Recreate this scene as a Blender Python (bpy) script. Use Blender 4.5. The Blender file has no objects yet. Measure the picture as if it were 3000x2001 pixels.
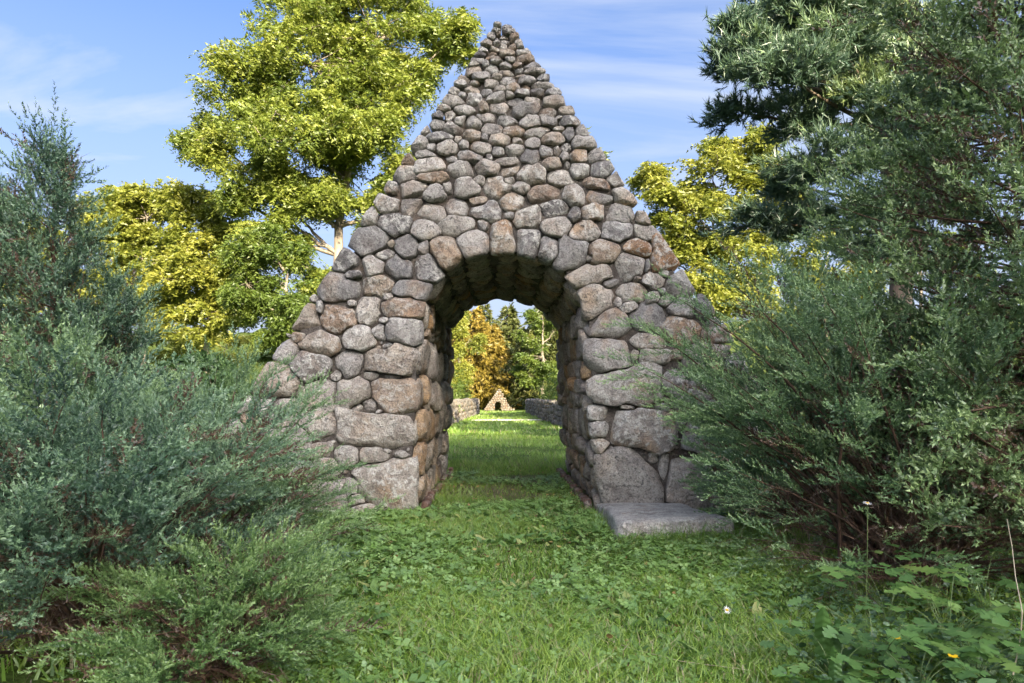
import bpy, bmesh, math, random
import numpy as np
from mathutils import Vector, Matrix

R = np.random.default_rng(11)
random.seed(5)
col = bpy.context.scene.collection
scn = bpy.context.scene
PI = math.pi

# ------------------------------------------------------------------ camera
FPX, CX, HZ, CAMZ = 1900.0, 1478.0, 1165.0, 1.32      # photo pixels: focal length, vanishing point, horizon; metres
def P(px, py, Y):                                      # photo pixel at a known depth -> place
    return np.array([(px - CX) / FPX * Y, Y, CAMZ - (py - HZ) / FPX * Y])
cam = bpy.data.objects.new('camera', bpy.data.cameras.new('camera'))
col.objects.link(cam)
cam.location = (0, 0, CAMZ)
cam.rotation_euler = (PI / 2, 0, 0)
cam.data.sensor_width = 36
cam.data.lens = FPX / 3000 * 36
cam.data.shift_x = (1500 - CX) / 3000
cam.data.shift_y = (HZ - 1000.5) / 3000
cam.data.clip_end = 3000
scn.camera = cam

# ------------------------------------------------------------------ sky, sun, exposure
SUN_EL, SUN_AZ = math.radians(25), math.radians(158)   # low sun behind the camera, a little to its right
scn.world = bpy.data.worlds.new('World')
scn.world.use_nodes = True
wt = scn.world.node_tree
for n in list(wt.nodes): wt.nodes.remove(n)
def wn(t, **k):
    n = wt.nodes.new(t)
    for a, b in k.items(): setattr(n, a, b)
    return n
wo = wn('ShaderNodeOutputWorld'); wb = wn('ShaderNodeBackground')
sky = wn('ShaderNodeTexSky', sky_type='NISHITA', sun_disc=False, sun_elevation=SUN_EL, sun_rotation=SUN_AZ,
         air_density=0.55, dust_density=10.0, ozone_density=3.0, altitude=200)
tc = wn('ShaderNodeTexCoord'); sep = wn('ShaderNodeSeparateXYZ')
wt.links.new(tc.outputs['Generated'], sep.inputs[0])
zc = wn('ShaderNodeMath', operation='MAXIMUM'); zc.inputs[1].default_value = 0.0
wt.links.new(sep.outputs['Z'], zc.inputs[0])
za = wn('ShaderNodeMath', operation='ADD'); za.inputs[1].default_value = 0.12
wt.links.new(zc.outputs[0], za.inputs[0])
dv = wn('ShaderNodeVectorMath', operation='DIVIDE')
cmb = wn('ShaderNodeCombineXYZ')
for i in range(3): wt.links.new(za.outputs[0], cmb.inputs[i])
wt.links.new(tc.outputs['Generated'], dv.inputs[0]); wt.links.new(cmb.outputs[0], dv.inputs[1])
mp = wn('ShaderNodeMapping'); mp.inputs['Scale'].default_value = (0.55, 1.5, 1.0); mp.inputs['Rotation'].default_value = (0, 0, 0.25)
mp.inputs['Location'].default_value = (3.1, 0.4, 0)
wt.links.new(dv.outputs[0], mp.inputs[0])
cn = wn('ShaderNodeTexNoise'); cn.inputs['Scale'].default_value = 1.1; cn.inputs['Detail'].default_value = 8; cn.inputs['Roughness'].default_value = 0.55
cn.inputs['Distortion'].default_value = 0.9
wt.links.new(mp.outputs[0], cn.inputs['Vector'])
cr = wn('ShaderNodeMapRange'); cr.inputs['From Min'].default_value = 0.455; cr.inputs['From Max'].default_value = 0.74
cr.inputs['To Max'].default_value = 0.9
wt.links.new(cn.outputs['Fac'], cr.inputs['Value'])
# thin high haze: paler towards the horizon all the way round
hzr = wn('ShaderNodeMapRange'); hzr.inputs['From Min'].default_value = 0.56; hzr.inputs['From Max'].default_value = 0.0; hzr.inputs['To Max'].default_value = 0.85
wt.links.new(zc.outputs[0], hzr.inputs['Value'])
ad = wn('ShaderNodeMath', operation='MAXIMUM')
wt.links.new(cr.outputs[0], ad.inputs[0]); wt.links.new(hzr.outputs[0], ad.inputs[1])
cmix = wn('ShaderNodeMix', data_type='RGBA')
cmix.inputs['B'].default_value = (1.5, 1.65, 1.95, 1)
wt.links.new(ad.outputs[0], cmix.inputs['Factor'])
hsv = wn('ShaderNodeHueSaturation'); hsv.inputs['Saturation'].default_value = 1.2
wt.links.new(sky.outputs[0], hsv.inputs['Color'])
wt.links.new(hsv.outputs[0], cmix.inputs['A'])
wt.links.new(cmix.outputs['Result'], wb.inputs['Color'])
wb.inputs['Strength'].default_value = 0.15
wt.links.new(wb.outputs[0], wo.inputs[0])

sl = bpy.data.lights.new('sun', 'SUN'); sl.energy = 5.0; sl.angle = math.radians(0.5); sl.color = (1.0, 0.83, 0.55)
so = bpy.data.objects.new('sun', sl); col.objects.link(so)
sd = Vector((math.sin(SUN_AZ) * math.cos(SUN_EL), math.cos(SUN_AZ) * math.cos(SUN_EL), math.sin(SUN_EL)))
so.rotation_euler = sd.to_track_quat('Z', 'Y').to_euler(); so.location = (20, -40, 30)

vs = scn.view_settings
vs.view_transform = 'Standard'; vs.look = 'None'; vs.gamma = 1; vs.use_curve_mapping = False
vs.exposure = 1.88
cy = scn.cycles
cy.max_bounces = 4; cy.diffuse_bounces = 3; cy.glossy_bounces = 2; cy.transmission_bounces = 4; cy.transparent_max_bounces = 4
cy.use_denoising = True; cy.use_adaptive_sampling = True; cy.adaptive_threshold = 0.02
cy.sample_clamp_indirect = 6
scn.render.film_transparent = False

# ------------------------------------------------------------------ helpers
def props(o, label=None, cat=None, group=None, kind=None):
    if label: o['label'] = label
    if cat: o['category'] = cat
    if group: o['group'] = group
    if kind: o['kind'] = kind
    return o
def empty(name, loc=(0, 0, 0), label=None, cat=None, group=None):
    o = bpy.data.objects.new(name, None); col.objects.link(o); o.location = loc
    o.empty_display_size = 0.2
    return props(o, label, cat, group)
def mesh_obj(name, V, F, mat, parent=None, rnd=None, smooth=False, loc=None, kind=None, sharp=0):
    """V (n,3) world (or local when loc is given); F (m,k) one polygon size per call, or a list of arrays."""
    me = bpy.data.meshes.new(name)
    V = np.ascontiguousarray(V, dtype=np.float32)
    Fs = F if isinstance(F, list) else [F]
    Fs = [np.asarray(f, dtype=np.int32) for f in Fs if len(f)]
    nl = sum(f.size for f in Fs); nf = sum(len(f) for f in Fs)
    me.vertices.add(len(V)); me.vertices.foreach_set('co', V.ravel())
    me.loops.add(nl); me.loops.foreach_set('vertex_index', np.concatenate([f.ravel() for f in Fs]))
    tot = np.concatenate([np.full(len(f), f.shape[1], np.int32) for f in Fs])
    me.polygons.add(nf)
    me.polygons.foreach_set('loop_start', np.concatenate([[0], np.cumsum(tot)[:-1]]).astype(np.int32))
    if smooth: me.polygons.foreach_set('use_smooth', np.ones(nf, bool))
    if sharp: me.update(calc_edges=True); me.set_sharp_from_angle(angle=math.radians(sharp))
    if rnd is not None:
        a = me.attributes.new('rnd', 'FLOAT', 'POINT')
        a.data.foreach_set('value', np.broadcast_to(np.asarray(rnd, np.float32), (len(V),)).copy())
    me.update(calc_edges=True)
    me.materials.append(mat)
    o = bpy.data.objects.new(name, me); col.objects.link(o)
    if loc is not None: o.location = loc
    if parent is not None:
        o.parent = parent
        pl = parent.matrix_basis if parent.parent is None else parent.parent.matrix_basis @ parent.matrix_basis
        o.matrix_parent_inverse = pl.inverted()
    if kind: o['kind'] = kind
    return o
class Soup:                                            # collects vertices and faces of ONE mesh
    def __init__(s): s.v = []; s.f = {}; s.r = []; s.n = 0
    def add(s, V, F, r=0.5):
        V = np.asarray(V, float).reshape(-1, 3); F = np.asarray(F, int)
        s.v.append(V); s.f.setdefault(F.shape[1], []).append(F + s.n); s.n += len(V)
        s.r.append(np.broadcast_to(np.asarray(r, float), (len(V),)))
    def build(s, name, mat, parent=None, smooth=False, kind=None, loc=None):
        if not s.n: return None
        V = np.concatenate(s.v)
        if loc is not None: V = V - np.asarray(loc)
        return mesh_obj(name, V, [np.concatenate(f) for f in s.f.values()], mat, parent, np.concatenate(s.r), smooth, loc, kind)
def norm(a):
    a = np.asarray(a, float)
    return a / np.maximum(np.linalg.norm(a, axis=-1, keepdims=True), 1e-9)
def tube(S, pts, r0, r1, k=5, r=0.5, wob=0.0):
    pts = np.asarray(pts, float); n = len(pts)
    T = norm(np.gradient(pts, axis=0))
    ref = np.array([0.31, 0.17, 0.93]) if abs(T[0][2]) < 0.9 else np.array([1.0, 0.1, 0.05])
    A = norm(np.cross(T, ref)); B = np.cross(T, A)
    rad = np.linspace(r0, r1, n)
    if wob: rad = rad * (1 + wob * R.normal(size=n))
    th = np.arange(k) * 2 * PI / k
    V = pts[:, None] + rad[:, None, None] * (A[:, None] * np.cos(th)[None, :, None] + B[:, None] * np.sin(th)[None, :, None])
    i = np.arange(n - 1)[:, None] * k; j = np.arange(k)[None]; j2 = (j + 1) % k
    F = np.stack([i + j, i + j2, i + k + j2, i + k + j], -1).reshape(-1, 4)
    S.add(V.reshape(-1, 3), F, r)
def bez(a, b, c, n=8):
    t = np.linspace(0, 1, n)[:, None]
    return (1 - t) ** 2 * np.asarray(a) + 2 * t * (1 - t) * np.asarray(b) + t * t * np.asarray(c)
class SinNoise:                                        # smooth cheap 3-D noise
    def __init__(s, freq, n=9, seed=0):
        q = np.random.default_rng(seed); d = norm(q.normal(size=(n, 3)))
        s.k = d * freq * q.uniform(0.6, 1.6, (n, 1)); s.p = q.uniform(0, 6.28, n); s.n = n
    def __call__(s, X): return np.sin(X @ s.k.T + s.p).sum(-1) / math.sqrt(s.n)

# ------------------------------------------------------------------ materials
def mat_new(name):
    m = bpy.data.materials.new(name); m.use_nodes = True
    nt = m.node_tree
    for n in list(nt.nodes): nt.nodes.remove(n)
    return m, nt
class NB:
    def __init__(s, nt): s.nt = nt
    def n(s, t, ins=None, **k):
        x = s.nt.nodes.new(t)
        for a, b in k.items(): setattr(x, a, b)
        for a, b in (ins or {}).items():
            if hasattr(b, 'is_linked') or isinstance(b, bpy.types.NodeSocket): s.nt.links.new(b, x.inputs[a])
            else: x.inputs[a].default_value = b
        return x
    def ramp(s, fac, stops, interp='LINEAR'):
        x = s.n('ShaderNodeValToRGB', {'Fac': fac}); e = x.color_ramp.elements; x.color_ramp.interpolation = interp
        while len(e) < len(stops): e.new(0.5)
        for q, (p, c) in zip(e, stops):
            q.position = p; q.color = (*c, 1) if len(c) == 3 else c
        return x.outputs['Color']
    def mix(s, fac, a, b, mode='MIX'):
        x = s.n('ShaderNodeMix', data_type='RGBA', blend_type=mode)
        for key, v in (('Factor', fac), ('A', a), ('B', b)):
            if isinstance(v, bpy.types.NodeSocket): s.nt.links.new(v, x.inputs[key])
            else: x.inputs[key].default_value = v if key == 'Factor' else (*v, 1)
        return x.outputs['Result']
def leaf_mat(name, stops, trans=0.35, gloss=0.06, rough=0.45, tint=(1.0, 1.0, 0.75)):
    """stops: colour ramp over the per-leaf value; the top end of the ramp is dead, brown growth where a plant has it."""
    m, nt = mat_new(name); b = NB(nt)
    at = b.n('ShaderNodeAttribute', attribute_name='rnd')
    c = b.ramp(at.outputs['Fac'], stops)
    d = b.n('ShaderNodeBsdfDiffuse', {'Color': c})
    t = b.n('ShaderNodeBsdfTranslucent', {'Color': b.mix(1.0, c, tint, 'MULTIPLY')})
    g = b.n('ShaderNodeBsdfGlossy', {'Roughness': rough, 'Color': (0.9, 0.95, 1, 1)})
    x = b.n('ShaderNodeMixShader', {0: trans, 1: d.outputs[0], 2: t.outputs[0]})
    y = b.n('ShaderNodeMixShader', {0: gloss, 1: x.outputs[0], 2: g.outputs[0]})
    o = b.n('ShaderNodeOutputMaterial', {'Surface': y.outputs[0]})
    return m
def bark_mat(name, c0, c1, scale=14):
    m, nt = mat_new(name); b = NB(nt)
    t = b.n('ShaderNodeTexCoord')
    mpn = b.n('ShaderNodeMapping', {'Vector': t.outputs['Object'], 'Scale': (1, 1, 0.25)})
    nz = b.n('ShaderNodeTexNoise', {'Vector': mpn.outputs[0], 'Scale': scale, 'Detail': 5, 'Roughness': 0.65})
    c = b.ramp(nz.outputs['Fac'], [(0.32, c0), (0.68, c1)])
    bp = b.n('ShaderNodeBump', {'Height': nz.outputs['Fac'], 'Strength': 0.6, 'Distance': 0.02})
    p = b.n('ShaderNodeBsdfPrincipled', {'Base Color': c, 'Roughness': 0.9, 'Normal': bp.outputs[0]})
    b.n('ShaderNodeOutputMaterial', {'Surface': p.outputs[0]})
    return m
def stone_mat(name, stops, lichen=0.7, scale=1.0, warm=(0.62, 0.55, 0.45)):
    m, nt = mat_new(name); b = NB(nt)
    at = b.n('ShaderNodeAttribute', attribute_name='rnd')
    tcn = b.n('ShaderNodeTexCoord')
    off = b.n('ShaderNodeVectorMath', {0: at.outputs['Vector'], 1: (37.0, 59.0, 23.0)}, operation='MULTIPLY')
    co = b.n('ShaderNodeVectorMath', {0: tcn.outputs['Object'], 1: off.outputs[0]}, operation='ADD').outputs[0]
    base = b.ramp(at.outputs['Fac'], stops)
    def noise(sc, det=5, ro=0.6, dist=0.0, v=co):
        return b.n('ShaderNodeTexNoise', {'Vector': v, 'Scale': sc * scale, 'Detail': det, 'Roughness': ro, 'Distortion': dist}).outputs['Fac']
    wnz = b.n('ShaderNodeTexWhiteNoise', {'W': at.outputs['Fac']}, noise_dimensions='1D')
    sw = b.n('ShaderNodeSeparateColor', {0: wnz.outputs['Color']})
    def amount(sock, hi): return b.n('ShaderNodeMapRange', {'Value': sock, 'From Min': 0.0, 'From Max': 1.0, 'To Min': hi * 0.1, 'To Max': hi}).outputs[0]
    n1 = noise(4.0, 4, 0.6, 0.6)                       # broad weathering
    c = b.mix(b.n('ShaderNodeMapRange', {'Value': n1, 'From Min': 0.36, 'From Max': 0.62}).outputs[0], b.mix(1.0, base, (0.58, 0.56, 0.56), 'MULTIPLY'), base)
    n5 = noise(2.6, 3, 0.5, 0.4)                       # warm iron staining
    c = b.mix(b.n('ShaderNodeMapRange', {'Value': n5, 'From Min': 0.52, 'From Max': 0.68, 'To Max': amount(sw.outputs[2], 0.85)}).outputs[0], c, b.mix(1.0, c, (1.18, 0.88, 0.62), 'MULTIPLY'))
    n2 = noise(11.0, 6, 0.7, 0.5)                      # pale lichen patches, more on some stones than on others
    c = b.mix(b.n('ShaderNodeMapRange', {'Value': n2, 'From Min': 0.49, 'From Max': 0.58, 'To Max': amount(sw.outputs[0], min(lichen * 1.35, 1.0))}).outputs[0], c, (0.62, 0.61, 0.56))
    n3 = noise(58.0, 4, 0.75)                          # mineral grain
    c = b.mix(1.0, c, b.ramp(n3, [(0.33, (0.38, 0.37, 0.37)), (0.47, (0.95, 0.95, 0.95)), (0.66, (1.25, 1.24, 1.2))]), 'MULTIPLY')
    n4 = noise(23.0, 5, 0.7, 0.3)                      # dark lichen spots
    c = b.mix(b.n('ShaderNodeMapRange', {'Value': n4, 'From Min': 0.54, 'From Max': 0.62, 'To Max': amount(sw.outputs[1], 0.9)}).outputs[0], c, (0.075, 0.072, 0.068))
    h = b.n('ShaderNodeMath', {0: n2, 1: b.n('ShaderNodeMath', {0: n3, 1: 0.35}, operation='MULTIPLY').outputs[0]}, operation='ADD').outputs[0]
    h = b.n('ShaderNodeMath', {0: h, 1: b.n('ShaderNodeMath', {0: n1, 1: 1.6}, operation='MULTIPLY').outputs[0]}, operation='ADD').outputs[0]
    bp = b.n('ShaderNodeBump', {'Height': h, 'Strength': 1.0, 'Distance': 0.05 / scale})
    p = b.n('ShaderNodeBsdfPrincipled', {'Base Color': c, 'Roughness': 0.88, 'Normal': bp.outputs[0], 'Specular IOR Level': 0.25})
    b.n('ShaderNodeOutputMaterial', {'Surface': p.outputs[0]})
    return m
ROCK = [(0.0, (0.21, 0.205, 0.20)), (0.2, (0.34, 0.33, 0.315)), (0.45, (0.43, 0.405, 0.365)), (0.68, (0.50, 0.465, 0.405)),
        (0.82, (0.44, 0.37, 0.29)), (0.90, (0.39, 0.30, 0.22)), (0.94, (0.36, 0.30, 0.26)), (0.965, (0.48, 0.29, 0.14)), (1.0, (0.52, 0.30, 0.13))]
M = {}
M['stone'] = stone_mat('fieldstone', ROCK)
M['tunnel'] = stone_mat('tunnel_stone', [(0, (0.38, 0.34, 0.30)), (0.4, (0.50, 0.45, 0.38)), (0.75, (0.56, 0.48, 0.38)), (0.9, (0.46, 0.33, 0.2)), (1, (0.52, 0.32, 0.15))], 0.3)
M['core'] = stone_mat('mortar_core', [(0, (0.13, 0.115, 0.10)), (1, (0.15, 0.13, 0.11))], 0.1)
M['slab'] = stone_mat('slab_stone', [(0, (0.56, 0.54, 0.50)), (1, (0.58, 0.56, 0.52))], 0.7)
M['brick'] = stone_mat('old_brick', [(0, (0.20, 0.12, 0.09)), (1, (0.28, 0.165, 0.125))], 0.4)

M['wall_stone'] = stone_mat('weathered_wall_stone', [(a, tuple(0.55 * x for x in c)) for a, c in ROCK], 0.3)
# ------------------------------------------------------------------ the stone arch
YF = 7.5                                               # front face of the arch
SC = YF / FPX                                          # metres per photo pixel on that face
DEPTH = 3.75
def face(px, py): return ((px - CX) * SC, CAMZ - (py - HZ) * SC)
A_ = [(805,180,45,35),(860,185,50,40),(795,202,60,25),(838,190,18,35),(867,218,90,35),(765,232,45,45),(808,225,35,30),(840,248,65,30),(905,250,50,50),
(745,265,55,28),(793,280,50,55),(852,280,65,40),(935,282,40,35),(737,293,65,35),(838,315,45,35),(895,312,60,40),(950,308,45,25),
(710,328,60,40),(778,325,65,40),(968,345,85,40),(690,357,65,40),(770,357,75,32),(865,355,105,40),(672,397,80,42),(780,388,105,35),(885,395,70,38),(975,390,105,48),
(648,428,85,28),(722,425,45,45),(800,410,90,30),(850,432,70,55),(930,437,60,40),(1015,427,90,45),(645,467,130,55),(770,458,100,55),(853,478,105,35),(940,468,55,30),(1040,470,120,48),
(690,502,140,55),(800,507,75,35),(865,528,95,60),(985,497,140,20),(985,532,130,45),(1095,520,70,50),(588,518,90,38),(655,545,70,35),(745,555,130,52),(570,557,95,40),(1092,565,140,42),
(630,587,120,48),(517,607,70,52),(730,605,75,55),(812,583,80,42),(907,580,95,45),(985,570,50,30),(572,630,55,48),(965,615,95,45),(1060,613,80,52),(1160,610,90,48),
(515,668,150,65),(643,655,110,88),(790,645,155,70),(878,625,55,40),(920,670,95,60),(1025,665,135,50),(1172,670,150,80),
(440,718,90,42),(590,722,120,65),(705,708,85,62),(815,708,120,72),(985,725,190,85),(1140,745,130,58),(1250,735,100,62),
(490,755,90,50),(410,762,85,60),(555,790,80,75),(728,775,125,65),(640,812,115,85),(868,795,135,70),(1010,812,125,85),(1135,800,105,70),(1205,775,50,40),(1262,800,145,68),(835,752,80,22),
(400,815,85,70),(325,855,75,60),(508,852,140,65),(765,848,130,75),(908,865,145,68),(1070,870,170,65),(1275,875,75,95),(1355,870,85,75),(1205,848,80,25),
(420,895,180,72),(635,885,110,78),(722,903,50,50),(538,912,50,42),(810,925,150,75),(930,922,70,42),(1030,940,105,70),(1165,910,155,85),
(280,952,115,95),(368,968,62,48),(475,965,140,95),(580,955,65,62),(690,975,140,85),(1360,945,165,78),(1245,965,75,50),
(210,1045,80,75),(330,1018,145,52),(805,993,80,60),(915,985,125,80),(1120,995,90,85),(1188,988,50,55),(1335,1030,115,85),(1455,1025,125,85),
(620,1030,155,90),(500,1045,70,55),(745,1035,50,40),(860,1055,165,62),(1015,1030,120,95),(1235,1035,60,60),(1155,1070,155,85),(1255,1080,45,50),
(368,1080,200,110),(560,1110,170,120),(735,1105,180,95),(880,1120,130,68),(1025,1140,190,125),(172,1145,135,110),(400,1170,205,62),(1330,1120,125,90),(1485,1115,150,95),(1215,1165,180,100),
(105,1232,95,85),(235,1245,185,115),(680,1190,90,60),(870,1190,80,50),(795,1225,175,145),(1450,1210,210,62),(1575,1185,130,85),
(395,1270,150,115),(600,1235,195,120),(475,1240,60,90),(960,1235,90,80),(1105,1270,200,100),(1295,1285,150,130),(1465,1290,180,95),(1640,1290,150,125),
(85,1335,170,125),(230,1355,160,95),(675,1320,110,80),(905,1330,190,115),(360,1390,200,105),(540,1365,155,105),(740,1385,220,140),(1175,1370,185,105),(1430,1395,165,100),(1605,1395,210,110),(1765,1420,105,110),
(1000,1430,165,140),(1310,1410,75,95),(120,1475,230,125),(315,1505,155,110),(545,1490,220,130),(705,1475,90,60),(875,1420,70,50),(1190,1495,200,105),(1375,1510,220,110),(1580,1525,190,120),(1780,1520,190,80)]
B_ = [(628,65,95,85),(615,180,220,135),(705,237,100,58),(738,190,40,35),(810,208,110,122),(890,212,50,62),(515,268,150,125),(645,297,115,95),(775,305,135,115),(918,315,150,140),(1010,245,150,150),(1125,190,165,130),
(465,395,240,140),(545,340,85,50),(665,392,150,95),(845,408,205,90),(350,450,70,40),(310,545,145,165),(395,500,35,75),(475,545,175,145),(548,475,45,30),(625,515,120,150),(725,448,55,35),(795,495,215,105),
(230,622,48,48),(290,640,70,55),(405,672,220,105),(585,645,175,115),(675,612,75,85),(790,608,175,120),(700,560,50,30),(213,708,145,110),(350,790,205,145),(528,765,145,135),(725,750,255,140),(715,685,75,30),
(160,850,285,180),(465,820,70,55),(640,825,75,40),(740,832,110,22),(225,972,130,75),(310,915,50,75),(395,905,150,140),(545,908,170,130),(740,925,190,175),(635,972,75,62),(570,985,60,35),(680,998,40,22),
(20,960,100,70),(150,1040,70,50),(220,1045,110,50),(650,1090,350,175),(400,1075,150,120),(520,1215,110,100),(650,1210,145,85),(790,1210,85,35),(712,1188,45,20),(430,1280,100,100),
(720,1360,300,275),(540,1370,80,80),(570,1425,85,60),(620,1470,130,60)]
C_ = [(108,145,120,130),(225,168,115,120),(308,200,115,105),(400,230,150,140),(550,215,145,85),(705,188,140,60),(820,235,145,135),(665,275,130,115),(740,270,22,60),(490,305,220,95),(490,235,30,30),
(578,343,75,50),(765,335,110,75),(695,325,40,30),(818,300,45,35),(900,345,150,120),(518,415,140,145),(680,378,150,75),(765,400,65,45),(825,415,55,40),(808,380,35,40),(900,450,95,90),(1010,445,120,130),(1035,510,90,50),
(610,425,40,40),(660,450,80,40),(585,530,160,125),(730,505,140,105),(740,598,150,65),(580,655,180,150),(775,660,140,70),(687,655,30,45),(870,660,70,50),(1060,560,130,90),
(660,805,290,160),(860,790,110,100),(720,985,310,185),(990,1020,220,150),(650,885,80,25),(800,885,60,35),(880,960,30,80),(670,1205,260,295),(910,1205,190,240),(765,1110,45,50),(815,1150,45,140),(830,1325,50,45),(1050,1180,110,150)]
EL = []                                                # x, z, half width, half height, listed
for L, ox, oy, k in ((A_, 1100, 0, 2.24), (B_, 700, 600, 1.651), (C_, 1400, 600, 1.493)):
    for (x, y, w, h) in L:
        X, Z = face(ox + x / k, oy + y / k)
        EL.append([X, Z, w / 2 / k * SC, h / 2 / k * SC])
# opening profile (x, z), from the left foot over the crown to the right foot
def opening(n=40, grow=0.0):
    pts = [(-1.03, 0.0), (-1.02, 0.5), (-0.97, 1.2), (-0.95, 2.1)]
    for t in np.linspace(PI, 0, 17)[1:-1]:
        pts.append((-0.01 + 0.94 * math.cos(t), 2.25 + 0.76 * math.sin(t)))
    pts += [(0.92, 2.1), (0.97, 1.2), (1.06, 0.5), (1.14, 0.0)]
    a = np.array(pts)
    if grow:
        t = norm(np.gradient(a, axis=0)); nn = np.stack([-t[:, 1], t[:, 0]], -1)   # outward
        a = a + nn * grow
        a[:, 1] = np.where(a[:, 1] < 0.02, 0.0, a[:, 1])
    return a
def resample(a, n):
    d = np.concatenate([[0], np.cumsum(np.linalg.norm(np.diff(a, axis=0), axis=1))])
    s = np.linspace(0, d[-1], n)
    return np.stack([np.interp(s, d, a[:, 0]), np.interp(s, d, a[:, 1])], -1), d[-1]
def inpoly(X, Z, poly):
    c = np.zeros(X.shape, bool); n = len(poly)
    for i in range(n):
        x0, z0 = poly[i]; x1, z1 = poly[(i + 1) % n]
        if z0 == z1: continue
        c ^= ((z0 > Z) != (z1 > Z)) & (X < (x1 - x0) * (Z - z0) / (z1 - z0) + x0)
    return c
apex = face(1473, 72); lb = face(480, 1500); rb = face(2515, 1500)
OUT = [(lb[0], 0), (apex[0] - 0.06, apex[1]), (apex[0] + 0.07, apex[1]), (rb[0], 0)]
# fill what the list leaves open (mostly hidden behind the junipers) with stones of the local size
G = 0.02
gx = np.arange(-4.6, 4.6, G); gz = np.arange(0, 6.0, G)
GX, GZ = np.meshgrid(gx, gz)
free = inpoly(GX, GZ, OUT) & ~inpoly(GX, GZ, opening())
def sup(dx, dz, a, b, p=2.6): return (np.abs(dx / a) ** p + np.abs(dz / b) ** p) ** (1 / p)
def box_blocked(mask, k):
    c = np.pad((~mask).astype(np.int32), k, constant_values=1).cumsum(0).cumsum(1)
    c = np.pad(c, ((1, 0), (1, 0)))
    h, w = mask.shape; s = 2 * k + 1
    return c[s:s + h, s:s + w] - c[:h, s:s + w] - c[s:s + h, :w] + c[:h, :w]
for e in EL: free &= sup(GX - e[0], GZ - e[1], e[2], e[3]) > 1.0
nlist = len(EL)
for k in (12, 9, 7, 5, 4):
    bl = box_blocked(free, k)
    cand = np.argwhere(bl == 0); R.shuffle(cand)
    for (i, j) in cand[:6000]:
        z = gz[i]
        if k * G > 0.33 - 0.045 * z: continue
        if not free[max(i - k, 0):i + k + 1, max(j - k, 0):j + k + 1].all(): continue
        a, b = k * G * R.uniform(1.05, 1.4), k * G * R.uniform(0.9, 1.15)
        EL.append([gx[j], z, a, b]); free &= sup(GX - gx[j], GZ - z, a, b) > 1.0
EL = np.array(EL)
def cells(E, nA=32, gap=0.006, ext=1.22, p=2.3, lim=None, smooth=0.18):
    """outline of every stone: its own rounded shape, cut back where a neighbour is nearer"""
    th = np.arange(nA) * 2 * PI / nA; out = []
    n_ = len(E); qa = np.random.default_rng(n_)
    TL = qa.normal(size=n_) * 0.16 * np.clip(np.abs(np.log(E[:, 2] / E[:, 3])) + 0.4, 0, 1)    # tilt of each stone
    PH = qa.uniform(0, 6.28, (n_, 4)); AM = qa.uniform(0.02, 0.075, (n_, 4))
    def wob(i, t): return 1 + sum(AM[i, k] * np.cos((k + 2) * t + PH[i, k]) for k in range(4))
    def sup(dx, dz, i, _b, p):
        c_, s_ = math.cos(TL[i]), math.sin(TL[i])
        u_, v_ = dx * c_ + dz * s_, dz * c_ - dx * s_
        return (np.abs(u_ / E[i, 2]) ** p + np.abs(v_ / E[i, 3]) ** p) ** (1 / p) / wob(i, np.arctan2(v_, u_))
    for i in range(len(E)):
        x, z, a, b = E[i]
        rb_ = 1.0 / sup(np.cos(th), np.sin(th), i, 0, p)
        _old = 1.0 / (np.abs(np.cos(th) / a) ** p + np.abs(np.sin(th) / b) ** p) ** (1 / p)
        fr = np.linspace(0.1, ext, 34)
        rr = rb_[:, None] * fr[None]
        X = x + rr * np.cos(th)[:, None]; Z = z + rr * np.sin(th)[:, None]
        near = np.where((np.abs(E[:, 0] - x) < E[:, 2] + a + 0.05) & (np.abs(E[:, 1] - z) < E[:, 3] + b + 0.05))[0]
        ok = np.ones(X.shape, bool)
        for j in near:
            if j == i: continue
            dj = sup(X - E[j, 0], Z - E[j, 1], j, 0, p)
            ok &= fr[None] + gap * (1 / min(a, b) + 1 / min(E[j, 2], E[j, 3])) * 0.5 < dj
        if lim is not None: ok &= lim(X, Z)
        ok = np.minimum.accumulate(ok, axis=1)
        idx = np.maximum(ok.sum(1) - 1, 0)
        r = rr[np.arange(nA), idx]
        r = (1 - 2 * smooth) * r + smooth * (np.roll(r, 1) + np.roll(r, -1))
        out.append(r)
    return out
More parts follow.
